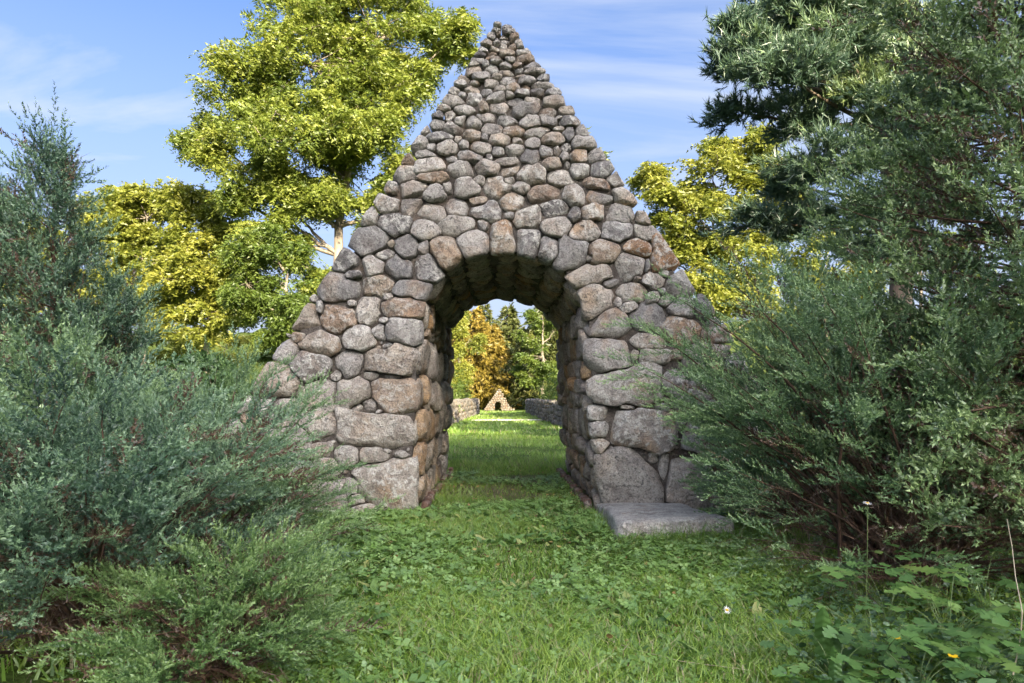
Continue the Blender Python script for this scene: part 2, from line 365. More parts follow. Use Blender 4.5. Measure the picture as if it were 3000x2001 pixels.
def stone(radii, front, back, q, rings=6, rough=1.0, flat=0.5):
    """local mesh: outline in x/z, front towards -y"""
    nA = len(radii); th = np.arange(nA) * 2 * PI / nA
    size = radii.mean()
    ph = np.linspace(0, PI / 2, rings + 1)[1:]
    V = [[0, -front, 0]]
    for f in ph:
        rr = math.sin(f) ** 0.5; yy = -front * math.cos(f) ** flat if f < PI / 2 - 1e-6 else 0.0
        V += [[r * rr * math.cos(t), yy, r * rr * math.sin(t)] for r, t in zip(radii, th)]
    for yy, sc_ in ((back * 0.45, 0.93), (back, 0.75)):
        V += [[r * sc_ * math.cos(t), yy, r * sc_ * math.sin(t)] for r, t in zip(radii, th)]
    V = np.array(V)
    U = V / np.array([size, max(front, 0.03), size])
    fc = V[:, 1] < back * 0.3
    for _ in range(9):                                 # worn flats
        d = norm(np.array([q.normal(), -abs(q.normal()) * 1.5 - 0.35, q.normal()]))
        s = U @ d; lim = s.max() * q.uniform(0.62, 0.90)
        U = U - np.where((s > lim) & fc, (s - lim) * 0.93, 0)[:, None] * d
    V = np.where(fc[:, None], U * np.array([size, max(front, 0.03), size]), V)
    n1 = SinNoise(2.4 / size, 7, int(q.integers(1e9))); n2 = SinNoise(6.0 / size, 9, int(q.integers(1e9)))
    dsp = (n1(V) * 0.034 + n2(V) * 0.020) * size * rough
    nd = norm(V / np.array([size, max(front, .03), size]) ** 1 + 1e-6)
    V = V + nd * dsp[:, None]
    F3 = [[0, 1 + j, 1 + (j + 1) % nA] for j in range(nA)]
    nr = rings + 2; F4 = []
    for k in range(nr - 1):
        i0 = 1 + k * nA
        for j in range(nA):
            j2 = (j + 1) % nA
            F4.append([i0 + j, i0 + nA + j, i0 + nA + j2, i0 + j2])
    return V, np.array(F3)[:, ::-1].copy(), np.array(F4)[:, ::-1].copy()
ARCH = empty('stone_arch', (0, YF + DEPTH / 2, 0), 'tall gabled fieldstone arch with a tunnel passage over the grass path', 'arch')
OPEN_IN = [tuple(p) for p in opening(grow=-0.03)]
OUTE = [(lb[0] - 0.03, -0.12), (apex[0] - 0.09, apex[1] + 0.04), (apex[0] + 0.10, apex[1] + 0.04), (rb[0] + 0.03, -0.12)]
RAD = cells(EL, ext=1.6, gap=0.003, lim=lambda X, Z: inpoly(X, Z, OUTE) & ~inpoly(X, Z, OPEN_IN), smooth=0.12)
order = np.argsort(-(EL[:, 2] * EL[:, 3]))
sun_tint = [(705, 188, C_, 0), (820, 235, C_, 0)]
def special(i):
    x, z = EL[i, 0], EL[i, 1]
    for (px, py, v) in ((1872, 726, 0.955), (1949, 757, 0.955), (1148, 1160, 0.86), (1267, 700, 0.45), (1012, 762, 0.03), (1072, 709, 0.12), (1560, 1150, 0.6)):  # orange sun dapples on the upper right put into those stones' colour
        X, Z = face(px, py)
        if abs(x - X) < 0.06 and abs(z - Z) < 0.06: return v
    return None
covered = np.zeros(GX.shape, bool); n_named = 0
small = Soup()
def rval(q):
    u = q.random()
    return q.uniform(0.72, 0.945) if u < 0.17 else (q.uniform(0.0, 0.2) if u < 0.14 + 0.2 else q.uniform(0.2, 0.72))
for rank, i in enumerate(order):
    x, z, a, b = EL[i]; rad = RAD[i]
    if rad.mean() < 0.012: continue
    q = np.random.default_rng(1000 + int(i))
    fr = min(0.42 * min(a, b) + 0.035, 0.13) * q.uniform(0.85, 1.2)
    big = min(a, b) > 0.16
    V, F3, F4 = stone(rad, fr, 0.30 if a * b > 0.004 else 0.15, q, 7 if big else 5, flat=0.42 if big else 0.5)
    V[:, 1] += q.uniform(-0.035, 0.035)
    dth = np.mod(np.arctan2(GZ - z, GX - x), 2 * PI) / (2 * PI) * len(rad)
    near = (np.abs(GX - x) < a * 1.6) & (np.abs(GZ - z) < b * 1.6)
    covered[near] |= np.hypot(GX - x, GZ - z)[near] < rad[np.minimum(dth[near].astype(int), len(rad) - 1)]
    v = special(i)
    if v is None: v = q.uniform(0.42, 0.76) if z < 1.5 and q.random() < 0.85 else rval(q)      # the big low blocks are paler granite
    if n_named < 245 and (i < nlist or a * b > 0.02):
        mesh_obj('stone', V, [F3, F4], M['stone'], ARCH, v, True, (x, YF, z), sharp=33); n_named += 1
    else:
        small.add(V + np.array([x, YF, z]), F3, v)
        small.f.setdefault(4, []).append(F4 + small.n - len(V))
# chinking stones in the joints
OUTI = [(lb[0] + 0.22, 0), (apex[0], apex[1] - 0.22), (rb[0] - 0.22, 0)]
free = inpoly(GX, GZ, OUTI) & ~inpoly(GX, GZ, opening(grow=0.05)) & ~covered
for k in (3, 2, 1):
    bl = box_blocked(free, k)
    cand = np.argwhere(bl <= (0 if k > 1 else 1)); R.shuffle(cand)
    for (i, j) in cand[:9000]:
        if (~free[max(i - k, 0):i + k + 1, max(j - k, 0):j + k + 1]).sum() > (0 if k > 1 else 1): continue
        a, b = k * G * R.uniform(1.0, 1.5), k * G * R.uniform(0.9, 1.2)
        V, F3, F4 = stone(np.array([1 / math.hypot(math.cos(t) / a, math.sin(t) / b) for t in np.arange(12) * PI / 6]), 0.03 + a * 0.4, 0.12, R, 3)
        V[:, 1] += R.uniform(0.0, 0.05)
        small.add(V + np.array([gx[j], YF, gz[i]]), F3, rval(R)); small.f.setdefault(4, []).append(F4 + small.n - len(V))
        free[max(i - k, 0):i + k + 1, max(j - k, 0):j + k + 1] = False
small.build('chinking_stones', M['stone'], ARCH, True, 'stuff')

# tunnel walls and vault: param s along the profile, t along the passage
PRF, PLEN = resample(opening(), 400)
PT = norm(np.gradient(PRF, axis=0)); PN = np.stack([PT[:, 1], -PT[:, 0]], -1)      # into the passage
def rows(s0, s1, hs, ws, q):
    E = []; s = s0
    while s < s1 - 0.03:
        h = min(q.uniform(*hs), s1 - s); t = 0.0
        while t < DEPTH - 0.25:
            w = q.uniform(*ws); E.append([t + w / 2 + 0.12, s + h / 2 + q.normal() * 0.03, w / 2 * 1.12, h / 2 * q.uniform(0.95, 1.3)]); t += w
        s += h
    return np.array(E)
q = np.random.default_rng(77)
s_sp = 2.15; TUN = [(rows(0.0, s_sp, (0.16, 0.46), (0.16, 0.62), q), 'w'), (rows(PLEN - s_sp, PLEN, (0.16, 0.46), (0.16, 0.62), q), 'w'),
                    (rows(s_sp, PLEN - s_sp, (0.2, 0.42), (0.10, 0.24), q), 'v')]
rest = Soup()
for E, kind in TUN:
    RD = cells(E, 16 if kind == 'w' else 12, 0.006, 1.1)
    for e, rad in zip(E, RD):
        if rad.mean() < 0.015: continue
        k = int(np.clip(e[1] / PLEN * 399, 0, 399)); c = PRF[k]; nn = PN[k]; tt = PT[k]
        fr = q.uniform(0.05, 0.12) if kind == 'w' else q.uniform(0.03, 0.08)
        V, F3, F4 = stone(rad, fr, 0.16, q, 4 if kind == 'w' else 3, 1.3, 0.45)
        V[:, 1] += q.uniform(-0.02, 0.05)
        if kind == 'v': V = V @ np.array(Matrix.Rotation(q.normal() * 0.18, 3, 'Z')).T
        # local x -> along passage (+Y), local z -> along profile, local -y -> into the passage
        W = np.zeros_like(V)
        W[:, 0] = V[:, 2] * tt[0] - V[:, 1] * nn[0]; W[:, 1] = V[:, 0]; W[:, 2] = V[:, 2] * tt[1] - V[:, 1] * nn[1]
        pos = np.array([c[0], YF + e[0], c[1]])
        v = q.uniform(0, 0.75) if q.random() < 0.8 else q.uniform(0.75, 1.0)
        if e[0] < 1.0 and c[0] < 0 and 0.15 < c[1] < 1.45: v = q.uniform(0.72, 0.97)          # sun glow on the passage corner put into the stones' ochre colour
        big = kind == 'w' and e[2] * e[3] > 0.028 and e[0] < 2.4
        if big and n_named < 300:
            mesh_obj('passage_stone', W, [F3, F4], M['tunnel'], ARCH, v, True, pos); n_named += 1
        else:
            rest.add(W + pos, F3, v); rest.f.setdefault(4, []).append(F4 + rest.n - len(V))
rest.build('passage_stones', M['tunnel'], ARCH, True, 'stuff')

# core of the masonry and the stones of the roof slopes and rear face
def core():
    inner = opening(grow=0.07)[::-1]
    outl = [(lb[0] + 0.12, 0), (apex[0] - 0.02, apex[1] - 0.06), (apex[0] + 0.03, apex[1] - 0.06), (rb[0] - 0.12, 0)]
    ring = outl + [tuple(p) for p in inner]
    bm = bmesh.new()
    f = [bm.verts.new((x, YF + 0.03, z - 0.05)) for x, z in ring]; bk = [bm.verts.new((x, YF + DEPTH - 0.06, z - 0.05)) for x, z in ring]
    n = len(ring)
    a = bm.faces.new(f); b2 = bm.faces.new(bk[::-1])
    for i in range(n): bm.faces.new((f[i], bk[i], bk[(i + 1) % n], f[(i + 1) % n]))
    bmesh.ops.recalc_face_normals(bm, faces=bm.faces); bmesh.ops.triangulate(bm, faces=[a, b2])
    me = bpy.data.meshes.new('mortar_core'); bm.to_mesh(me); bm.free()
    me.materials.append(M['core']); o = bpy.data.objects.new('mortar_core', me); col.objects.link(o)
    o.parent = ARCH; o.matrix_parent_inverse = ARCH.matrix_basis.inverted()
core()
outer = Soup()
def scatter_plane(o, u, v, nrm, Lu, Lv, hs, inset, test=None):
    s = 0.0
    while s < Lv:
        h = q.uniform(*hs); t = 0.0
        while t < Lu:
            w = q.uniform(0.22, 0.5)
            if test is None or test(t + w / 2, s + h / 2):
                th = np.arange(10) * 2 * PI / 10
                rad = 1.0 / (np.abs(np.cos(th) / (w / 2)) ** 2.6 + np.abs(np.sin(th) / (h / 2)) ** 2.6) ** (1 / 2.6)
                V, F3, F4 = stone(rad, 0.10, 0.14, q, 3)
                pos = o + u * (t + w / 2) + v * (s + h / 2) - nrm * inset
                W = V[:, :1] * u + V[:, 2:] * v - V[:, 1:2] * nrm + pos
                outer.add(W, F3, rval(q)); outer.f.setdefault(4, []).append(F4 + outer.n - len(V))
            t += w
        s += h
for bx_, sgn in ((lb[0], -1), (rb[0], 1)):
    v = np.array([apex[0] - bx_, 0, apex[1]]); L = np.linalg.norm(v); v /= L
    nrm = np.array([v[2] * sgn, 0, abs(v[0])])
    scatter_plane(np.array([bx_, YF + 0.35, 0.0]), np.array([0, 1.0, 0]), v, nrm, DEPTH - 0.6, L - 0.25, (0.3, 0.5), 0.16)
op2 = opening(grow=0.12)
scatter_plane(np.array([lb[0], YF + DEPTH - 0.05, 0.0]), np.array([1.0, 0, 0]), np.array([0, 0, 1.0]), np.array([0, 1.0, 0]), rb[0] - lb[0], apex[1] - 0.3, (0.3, 0.5), 0.0,
              lambda t, s: bool(inpoly(np.array([lb[0] + t]), np.array([s]), [(lb[0] + .25, 0), (apex[0], apex[1] - .3), (rb[0] - .25, 0)])[0]) and not bool(inpoly(np.array([lb[0] + t]), np.array([s]), [tuple(x) for x in op2])[0]))
outer.build('roof_and_rear_stones', M['stone'], ARCH, True, 'stuff')

# foundation slab in front of the right pier
def slab(name, x0, x1, y0, y1, z0, z1, mat, parent, cuts=7, rough=0.02, seed=3, rv=0.5, rnd_=0.06):
    bm = bmesh.new(); bmesh.ops.create_cube(bm, size=1)
    bmesh.ops.subdivide_edges(bm, edges=bm.edges[:], cuts=cuts, use_grid_fill=True)
    V = np.array([v.co[:] for v in bm.verts]); S_ = np.array([x1 - x0, y1 - y0, z1 - z0])
    V = V * S_
    lim = S_ / 2 - rnd_; core_ = np.clip(V, -lim, lim); d = V - core_
    V = core_ + norm(d) * np.minimum(np.linalg.norm(d, axis=1, keepdims=True), rnd_)
    n1 = SinNoise(3.5, 8, seed); n2 = SinNoise(14, 9, seed + 1)
    V[:, 0] += n1(V) * rough * 1.6 + n2(V) * rough * .4; V[:, 1] += n1(V + 5) * rough * 2.0; V[:, 2] += n1(V + 9) * rough * 0.8 + n2(V + 4) * rough * .3
    for v, c in zip(bm.verts, V): v.co = c
    F = np.array([[v.index for v in f.verts] for f in bm.faces]); bm.free()
    return mesh_obj(name, V, F, mat, parent, rv, True, ((x0 + x1) / 2, (y0 + y1) / 2, (z0 + z1) / 2))
fs = slab('foundation_slab', 1.03, 2.10, 5.98, 7.5, -0.2, 0.155, M['slab'], ARCH, cuts=15, rough=0.017, rnd_=0.05); fs.rotation_euler = (-0.06, 0.01, 0.03)

# brick edging along both feet of the passage
for sx, lab in ((-1, 'reddish brick edging at the foot of the passage wall tinted ochre for sun glow'), (1, 'reddish brick edging at the foot of the grey passage wall')):
    e0 = empty('brick_edging', (sx * 1.0, YF + 1.5, 0), lab, 'edging', 'brick edgings of the passage')
    y = YF + 0.15
    while y < YF + DEPTH - 0.1:
        L_ = R.uniform(0.17, 0.24); xx = sx * 0.93 + (0.06 if sx > 0 else -0.02) - 0.01 * (y - YF) * sx
        b_ = slab('brick', xx - 0.045, xx + 0.045, y, y + L_, -0.04, R.uniform(0.06, 0.12), M['brick'], e0, cuts=2, rough=0.004, seed=int(y * 100), rv=R.random(), rnd_=0.012)
        b_.rotation_euler = (R.normal() * 0.04, R.normal() * 0.12 - sx * 0.15, R.normal() * 0.05)
        y += L_ + R.uniform(0.01, 0.03)
# ------------------------------------------------------------------ ground, hills
def ground_mat():
    m, nt = mat_new('lawn_soil'); b = NB(nt)
    t = b.n('ShaderNodeTexCoord')
    n1 = b.n('ShaderNodeTexNoise', {'Vector': t.outputs['Object'], 'Scale': 1.3, 'Detail': 6, 'Roughness': 0.65}).outputs['Fac']
    n2 = b.n('ShaderNodeTexNoise', {'Vector': t.outputs['Object'], 'Scale': 22, 'Detail': 5, 'Roughness': 0.7}).outputs['Fac']
    c = b.ramp(n1, [(0.35, (0.045, 0.075, 0.018)), (0.55, (0.075, 0.12, 0.025)), (0.72, (0.10, 0.135, 0.035))])
    c = b.mix(1.0, c, b.ramp(n2, [(0.3, (0.5, 0.48, 0.45)), (0.62, (1.2, 1.2, 1.1))]), 'MULTIPLY')
    # trodden soil inside the passage
    sx = b.n('ShaderNodeSeparateXYZ', {0: t.outputs['Object']})
    y1 = b.n('ShaderNodeMapRange', {'Value': sx.outputs['Y'], 'From Min': 7.9, 'From Max': 9.0}).outputs[0]
    y2 = b.n('ShaderNodeMapRange', {'Value': sx.outputs['Y'], 'From Min': 11.4, 'From Max': 10.4}).outputs[0]
    f = b.n('ShaderNodeMath', {0: y1, 1: y2}, operation='MULTIPLY').outputs[0]
    f2 = b.n('ShaderNodeMath', {0: f, 1: b.n('ShaderNodeMapRange', {'Value': n2, 'From Min': 0.35, 'From Max': 0.5}).outputs[0]}, operation='MULTIPLY').outputs[0]
    c = b.mix(f2, c, (0.13, 0.105, 0.07))
    bp = b.n('ShaderNodeBump', {'Height': n2, 'Strength': 0.7, 'Distance': 0.05})
    p = b.n('ShaderNodeBsdfPrincipled', {'Base Color': c, 'Roughness': 0.95, 'Normal': bp.outputs[0], 'Specular IOR Level': 0.1})
    b.n('ShaderNodeOutputMaterial', {'Surface': p.outputs[0]})
    return m
M['ground'] = ground_mat()
def gz_at(X, Y):
    return 0.012 * np.sin(X * 2.1 + 0.7) * np.cos(Y * 1.7) + 0.0
def grid_sheet(name, xs, ys, zf, mat):
    X, Y = np.meshgrid(xs, ys); Z = zf(X, Y); n = len(xs)
    V = np.stack([X, Y, Z], -1).reshape(-1, 3)
    i = np.arange(len(ys) - 1)[:, None] * n + np.arange(n - 1)[None]
    F = np.stack([i, i + 1, i + n + 1, i + n], -1).reshape(-1, 4)
    return mesh_obj(name, V, F, mat, smooth=True)
xs = np.concatenate([np.linspace(-900, -14, 20), np.linspace(-12, 12, 97), np.linspace(14, 900, 20)])
ys = np.concatenate([np.linspace(-900, -2, 20), np.linspace(0, 16, 65), np.linspace(18, 900, 60)])
gnd = grid_sheet('ground', xs, ys, lambda X, Y: np.where((np.abs(X) < 12) & (Y > 0) & (Y < 16), gz_at(X, Y), 0.0), M['ground'])
props(gnd, kind='structure')
M['wooded'] = (lambda: None)
def wooded_mat():
    m, nt = mat_new('wooded_hillside'); b = NB(nt)
    t = b.n('ShaderNodeTexCoord')
    n1 = b.n('ShaderNodeTexNoise', {'Vector': t.outputs['Object'], 'Scale': 0.35, 'Detail': 9, 'Roughness': 0.75}).outputs['Fac']
    c = b.ramp(n1, [(0.3, (0.025, 0.04, 0.014)), (0.5, (0.07, 0.10, 0.03)), (0.7, (0.13, 0.15, 0.045))])
    bp = b.n('ShaderNodeBump', {'Height': n1, 'Strength': 1.0, 'Distance': 1.5})
    p = b.n('ShaderNodeBsdfPrincipled', {'Base Color': c, 'Roughness': 1.0, 'Normal': bp.outputs[0], 'Specular IOR Level': 0.0})
    b.n('ShaderNodeOutputMaterial', {'Surface': p.outputs[0]})
    return m
M['wooded'] = wooded_mat()
hn1, hn2, hn3 = SinNoise(0.02, 8, 5), SinNoise(0.35, 14, 6), SinNoise(0.9, 14, 7)
def far_hill(X, Y):
    W = np.stack([X, Y, 0 * X], -1)
    prof = np.clip((Y - 180) / 110, 0, 1) ** 1.3
    return -2 + prof * (36 + 4 * hn1(W) + 0.02 * X) + prof ** 0.5 * (1.6 * hn2(W) + 0.8 * hn3(W))
props(grid_sheet('hill', np.linspace(-260, 260, 130), np.linspace(180, 330, 45), far_hill, M['wooded']), kind='structure')
TSUN = math.tan(SUN_EL) / math.cos(PI - SUN_AZ)        # fall of the shade line per metre of depth
HD = 300.0                                             # unseen wooded hill, added to shade the arch but not the trees behind it
HB = 7.6 + (HD + 7.5) * TSUN
HX = HD * math.tan(PI - SUN_AZ)
def added_shade_hill(X, Y):
    W = np.stack([X, Y, 0 * X], -1)
    prof = 1 / (1 + np.exp(-(-HD + 75 - Y) / 18.0)) * -1 + 1
    ridge = np.clip((-70 - Y) / (HD - 70), 0, 1) ** 0.9
    side = np.clip(1.13 - np.abs(X - HX) / 165.0, 0, 1) ** 1.15
    return -1 + ridge * side * (HB + 1) + ridge * (1.6 * hn2(W) + 0.8 * hn3(W)) * 0.7
props(grid_sheet('hill', np.linspace(HX - 230, HX + 230, 90), np.linspace(-HD - 40, -70, 60), added_shade_hill, M['wooded']), kind='structure')  # hill out of view, added to hold the sun off the arch

# ------------------------------------------------------------------ foliage machinery
def basis(d, roll):
    d = norm(d); n = len(d)
    up = np.where(np.abs(d[:, 2:3]) > 0.95, np.array([[1.0, 0, 0]]), np.array([[0, 0, 1.0]]))
    s = norm(np.cross(up, d)); u = np.cross(d, s)
    c, sn = np.cos(roll)[:, None], np.sin(roll)[:, None]
    return np.stack([d, s * c + u * sn, -s * sn + u * c], 1)       # rows: x axis, y axis, z axis
def instance(protos, pos, d, scale, rnd, roll=None, vary=0.05):
    """every spray of one plant, joined: protos = [(tri verts (m,3,3), per-tri value)], returns V, F, r"""
    n = len(pos); pos = np.asarray(pos, float); d = np.asarray(d, float)
    roll = R.uniform(-0.5, 0.5, n) if roll is None else roll
    Bm = basis(d, roll); pick = R.integers(0, len(protos), n)
    Vs, rs = [], []
    for k, (tv, tr) in enumerate(protos):
        ix = np.where(pick == k)[0]
        if not len(ix): continue
        X = np.einsum('mj,njk->nmk', tv.reshape(-1, 3), Bm[ix]) * np.asarray(scale)[ix][:, None, None] + pos[ix][:, None]
        Vs.append(X.reshape(-1, 3))
        rr = np.clip(rnd[ix][:, None] + tr[None] + R.normal(size=(len(ix), len(tr))) * vary, 0, 1)
        rs.append(np.repeat(rr.reshape(-1), 3))
    V = np.concatenate(Vs); r = np.concatenate(rs)
    return V, np.arange(len(V)).reshape(-1, 3), r
def blades(base, d, L, w, q, flatn=None):
    """thin triangles"""
    n = len(base); d = norm(d)
    s = norm(np.cross(d, norm(q.normal(size=(n, 3))) if flatn is None else flatn))
    return np.stack([base - s * (w / 2)[:, None], base + s * (w / 2)[:, None], base + d * L[:, None]], 1)
def juniper_plume(seed, nsub=19, tw=0.05, bw=0.0205, spread=0.29, thin=False, dens=56, flat=0.62):
    """one spray of unit length along +x: a branch, short bushy shoots along both sides, stubby scale-leaved twigs all round each shoot"""
    q = np.random.default_rng(seed); T, val = [], []
    for i in range(nsub + 1):
        t = 0.05 + 0.95 * (i + q.uniform(0, 0.7)) / (nsub + 0.7); last = i == nsub
        az = (0 if i % 2 else PI) + q.normal() * (1.0 - flat) * 2.2
        ln = (spread * (1.08 - t) ** 0.6 * q.uniform(0.55, 1.15) * min(1, 0.45 + t * 2.2) + 0.05) * (0.42 if thin else 1)
        ang = 0.70 + q.normal() * 0.15
        dd = np.array([1.0, 0, 0.02]) if last else np.array([math.cos(ang), math.sin(ang) * math.cos(az), math.sin(ang) * math.sin(az) * 0.8 + 0.14])
        if last: ln = 0.16
        o = np.array([min(t, 0.98), 0.03 * math.sin(t * 5 + seed), 0.14 * t - 0.30 * t * t])
        m = int(4 + ln * dens); u = (np.arange(m) + q.uniform(0, 0.8, m)) / m
        pts = o + dd * (u * ln)[:, None] + np.array([0.22, 0, -0.04]) * (u * u * ln)[:, None]
        rd = norm(np.cross(norm(q.normal(size=(m, 3))), dd))
        bd = dd * 0.8 + rd * 0.62
        T.append(blades(pts, bd, tw * q.uniform(0.7, 1.3, m) * (1.15 - 0.4 * u), np.full(m, bw) * q.uniform(0.75, 1.3, m), q))
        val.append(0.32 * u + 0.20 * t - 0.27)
    return np.concatenate(T), np.concatenate(val)
JP = [juniper_plume(s) for s in range(6)]
JF = [juniper_plume(s + 60, 13, 0.074, 0.032, 0.30, False, 32) for s in range(5)]      # coarser, for plants farther off
JT = [juniper_plume(s + 20, 18, 0.05, 0.017, 0.30, True, 46) for s in range(4)]     # long thin leader shoots
def hidden(p, base, ry, h):
    u = (p[0] / max(p[1], 0.3) * FPX + CX) / 3000
    if u < -0.10 or u > 1.10 or (CAMZ - p[2]) / max(p[1], .3) * FPX + HZ > 2250 or (CAMZ - p[2]) / max(p[1], .3) * FPX + HZ < -250: return 0.8
    v = norm(base[:2] * np.ones(2)); back = (p[0] - base[0]) * v[0] + (p[1] - base[1]) * v[1]
    return 0.7 if back > 0.25 * ry and p[2] < base[2] + 0.62 * h else 0.0
def dead_twig(seed):
    q = np.random.default_rng(seed); m = 16
    t = q.uniform(0, 1, m); pts = np.stack([t, 0 * t, -0.2 * t * t], -1)
    d = np.array([0.8, 0, -0.2]) + q.normal(size=(m, 3)) * 0.55
    return blades(pts, d, q.uniform(0.10, 0.4, m), np.full(m, 0.014), q), np.zeros(m)
DT = [dead_twig(s) for s in range(5)]

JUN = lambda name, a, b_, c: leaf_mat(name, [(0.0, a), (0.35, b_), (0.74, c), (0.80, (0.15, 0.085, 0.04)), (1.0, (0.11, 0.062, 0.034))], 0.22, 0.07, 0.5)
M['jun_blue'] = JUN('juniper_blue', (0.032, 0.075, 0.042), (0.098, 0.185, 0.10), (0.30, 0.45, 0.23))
M['jun_green'] = JUN('juniper_green', (0.055, 0.12, 0.03), (0.13, 0.24, 0.06), (0.27, 0.40, 0.13))
M['jun_mid'] = JUN('juniper_mid', (0.055, 0.115, 0.045), (0.155, 0.265, 0.105), (0.34, 0.48, 0.20))
M['jun_cedar'] = JUN('cedar_green', (0.06, 0.11, 0.038), (0.165, 0.255, 0.09), (0.34, 0.46, 0.18))
M['jun_bark'] = bark_mat('juniper_bark', (0.05, 0.03, 0.02), (0.15, 0.085, 0.052), 30)

def juniper(name, label, base, rx, ry, h, nst, mat, per=14, psz=(0.24, 0.46), phi=(0.0, 1.62), az=(0, 2 * PI), dead=0.35, deadz=0.45, up=0.35, lean=(0, 0), group=None, seed=1, front_bias=True, thin=0.22, bare=0.0, t0=0.44, kit=None, reach=()):
    """spreading juniper: stems arch from the base to tips on a dome; shoots clothe their outer part, dead twigs the inner"""
    global R
    R = np.random.default_rng(seed)
    root = empty(name, base, label, 'juniper', group)
    base = np.array(base, float); wood = Soup()
    pos, dr, sc, rv = [], [], [], []; tp, td, ts, tr = [], [], [], []; dp, dd_, ds = [], [], []
    for s in range(nst + 2 * len(reach)):
        a = R.uniform(*az); f = math.acos(1 - R.random() * (1 - math.cos(phi[1]))) if phi[0] == 0 else R.uniform(*phi)
        k = R.uniform(0.74, 1.10) * (0.84 if f > 1.25 else 1.0)
        tip = base + np.array([rx * math.cos(a) * math.sin(f) * k + lean[0] * math.cos(f), ry * math.sin(a) * math.sin(f) * k + lean[1] * math.cos(f), max(h * max(math.cos(f), 0.0) ** 0.75 * k, 0) + R.uniform(0.05, 0.22)])
        if s >= nst: tip = np.array(reach[(s - nst) // 2]) + R.normal(size=3) * np.array([0.12, 0.12, 0.06])     # boughs that reach out of the dome
        b0 = base + np.array([R.normal() * 0.12 * rx, R.normal() * 0.12 * ry, 0.0])
        mid = b0 + (tip - b0) * np.array([0.42, 0.42, 0.62]) + R.normal(size=3) * 0.08; mid[2] = max(mid[2], 0.1)
        pts = bez(b0, mid, tip, 12); L = np.linalg.norm(np.diff(pts, axis=0), axis=1).sum()
        pts[1:, :] += np.cumsum(R.normal(size=(11, 3)) * 0.008, axis=0)
        tube(wood, pts, 0.006 + 0.006 * L, 0.002, 5, R.random())
        tg = norm(np.gradient(pts, axis=0)); hue = R.uniform(0.20, 0.54)
        for j in range(per):
            t = t0 + (1 - t0) * ((j + R.random()) / per); i = min(int(t * 11), 10); fr_ = t * 11 - i
            p = pts[i] * (1 - fr_) + pts[i + 1] * fr_
            d = tg[i] * 0.85 + norm(R.normal(size=3)) * 0.58 * (1.1 - 0.5 * t); d[2] = d[2] * 0.62 + up * R.uniform(0.0, 0.9)
            size = R.uniform(*psz) * (1.15 - 0.35 * t)
            if R.random() < hidden(p, base, ry, h): continue
            low = p[2] < deadz * R.uniform(0.5, 1.4)
            if (low and R.random() < bare): dp.append(p); dd_.append(tg[i] + R.normal(size=3) * 0.7 + np.array([0, 0, -0.2])); ds.append(R.uniform(0.15, 0.4)); continue
            pos.append(p); dr.append(d); sc.append(size)
            isd = (R.random() < dead * (1.25 - t) * (1.6 if low else 0.6))
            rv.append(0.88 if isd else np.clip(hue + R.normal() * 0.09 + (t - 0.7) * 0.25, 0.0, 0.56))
        for j in range(9):                             # inner dead twigs
            t = R.uniform(0.05, 0.75); i = int(t * 11); dp.append(pts[i]); dd_.append(tg[i] * 0.7 + R.normal(size=3) * 0.7); ds.append(R.uniform(0.12, 0.32))
        if R.random() < 0.9:                           # leader shoot at the tip
            tp.append(pts[-2]); d = tg[-1] + np.array([0, 0, up * R.uniform(-0.2, 1.0)]) + R.normal(size=3) * 0.18; td.append(d); ts.append(R.uniform(0.22, 0.42) * (psz[1] / 0.5)); tr.append(hue + 0.12)
    fo = Soup()
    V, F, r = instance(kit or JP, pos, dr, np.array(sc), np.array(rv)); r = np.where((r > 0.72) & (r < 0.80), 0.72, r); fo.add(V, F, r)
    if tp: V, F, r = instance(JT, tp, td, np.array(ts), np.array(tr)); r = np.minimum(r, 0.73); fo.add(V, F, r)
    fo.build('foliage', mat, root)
    wood.build('branches', M['jun_bark'], root, True)
    if dp:
        dw = Soup(); V, F, r = instance(DT, dp, dd_, np.array(ds), np.full(len(dp), 0.88)); dw.add(V, F, r); dw.build('dead_twigs', mat, root)
    return root

# spreading junipers on the left of the path
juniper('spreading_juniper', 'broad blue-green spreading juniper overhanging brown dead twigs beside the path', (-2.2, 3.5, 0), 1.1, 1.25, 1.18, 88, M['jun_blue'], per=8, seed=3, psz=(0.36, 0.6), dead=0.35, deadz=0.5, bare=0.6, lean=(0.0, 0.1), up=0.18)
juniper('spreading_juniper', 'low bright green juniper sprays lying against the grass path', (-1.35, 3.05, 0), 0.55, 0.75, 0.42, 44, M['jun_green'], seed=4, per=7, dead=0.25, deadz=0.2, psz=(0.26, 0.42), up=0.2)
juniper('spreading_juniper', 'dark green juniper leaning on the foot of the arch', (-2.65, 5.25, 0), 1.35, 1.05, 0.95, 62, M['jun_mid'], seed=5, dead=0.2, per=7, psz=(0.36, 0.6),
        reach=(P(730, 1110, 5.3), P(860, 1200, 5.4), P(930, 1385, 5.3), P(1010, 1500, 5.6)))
juniper('spreading_juniper', 'tall shaggy grey-green juniper growing under the upright one', (-4.05, 5.6, 0), 0.95, 1.2, 1.7, 76, M['jun_mid'], seed=6, dead=0.3, per=7, psz=(0.38, 0.62), kit=JF)
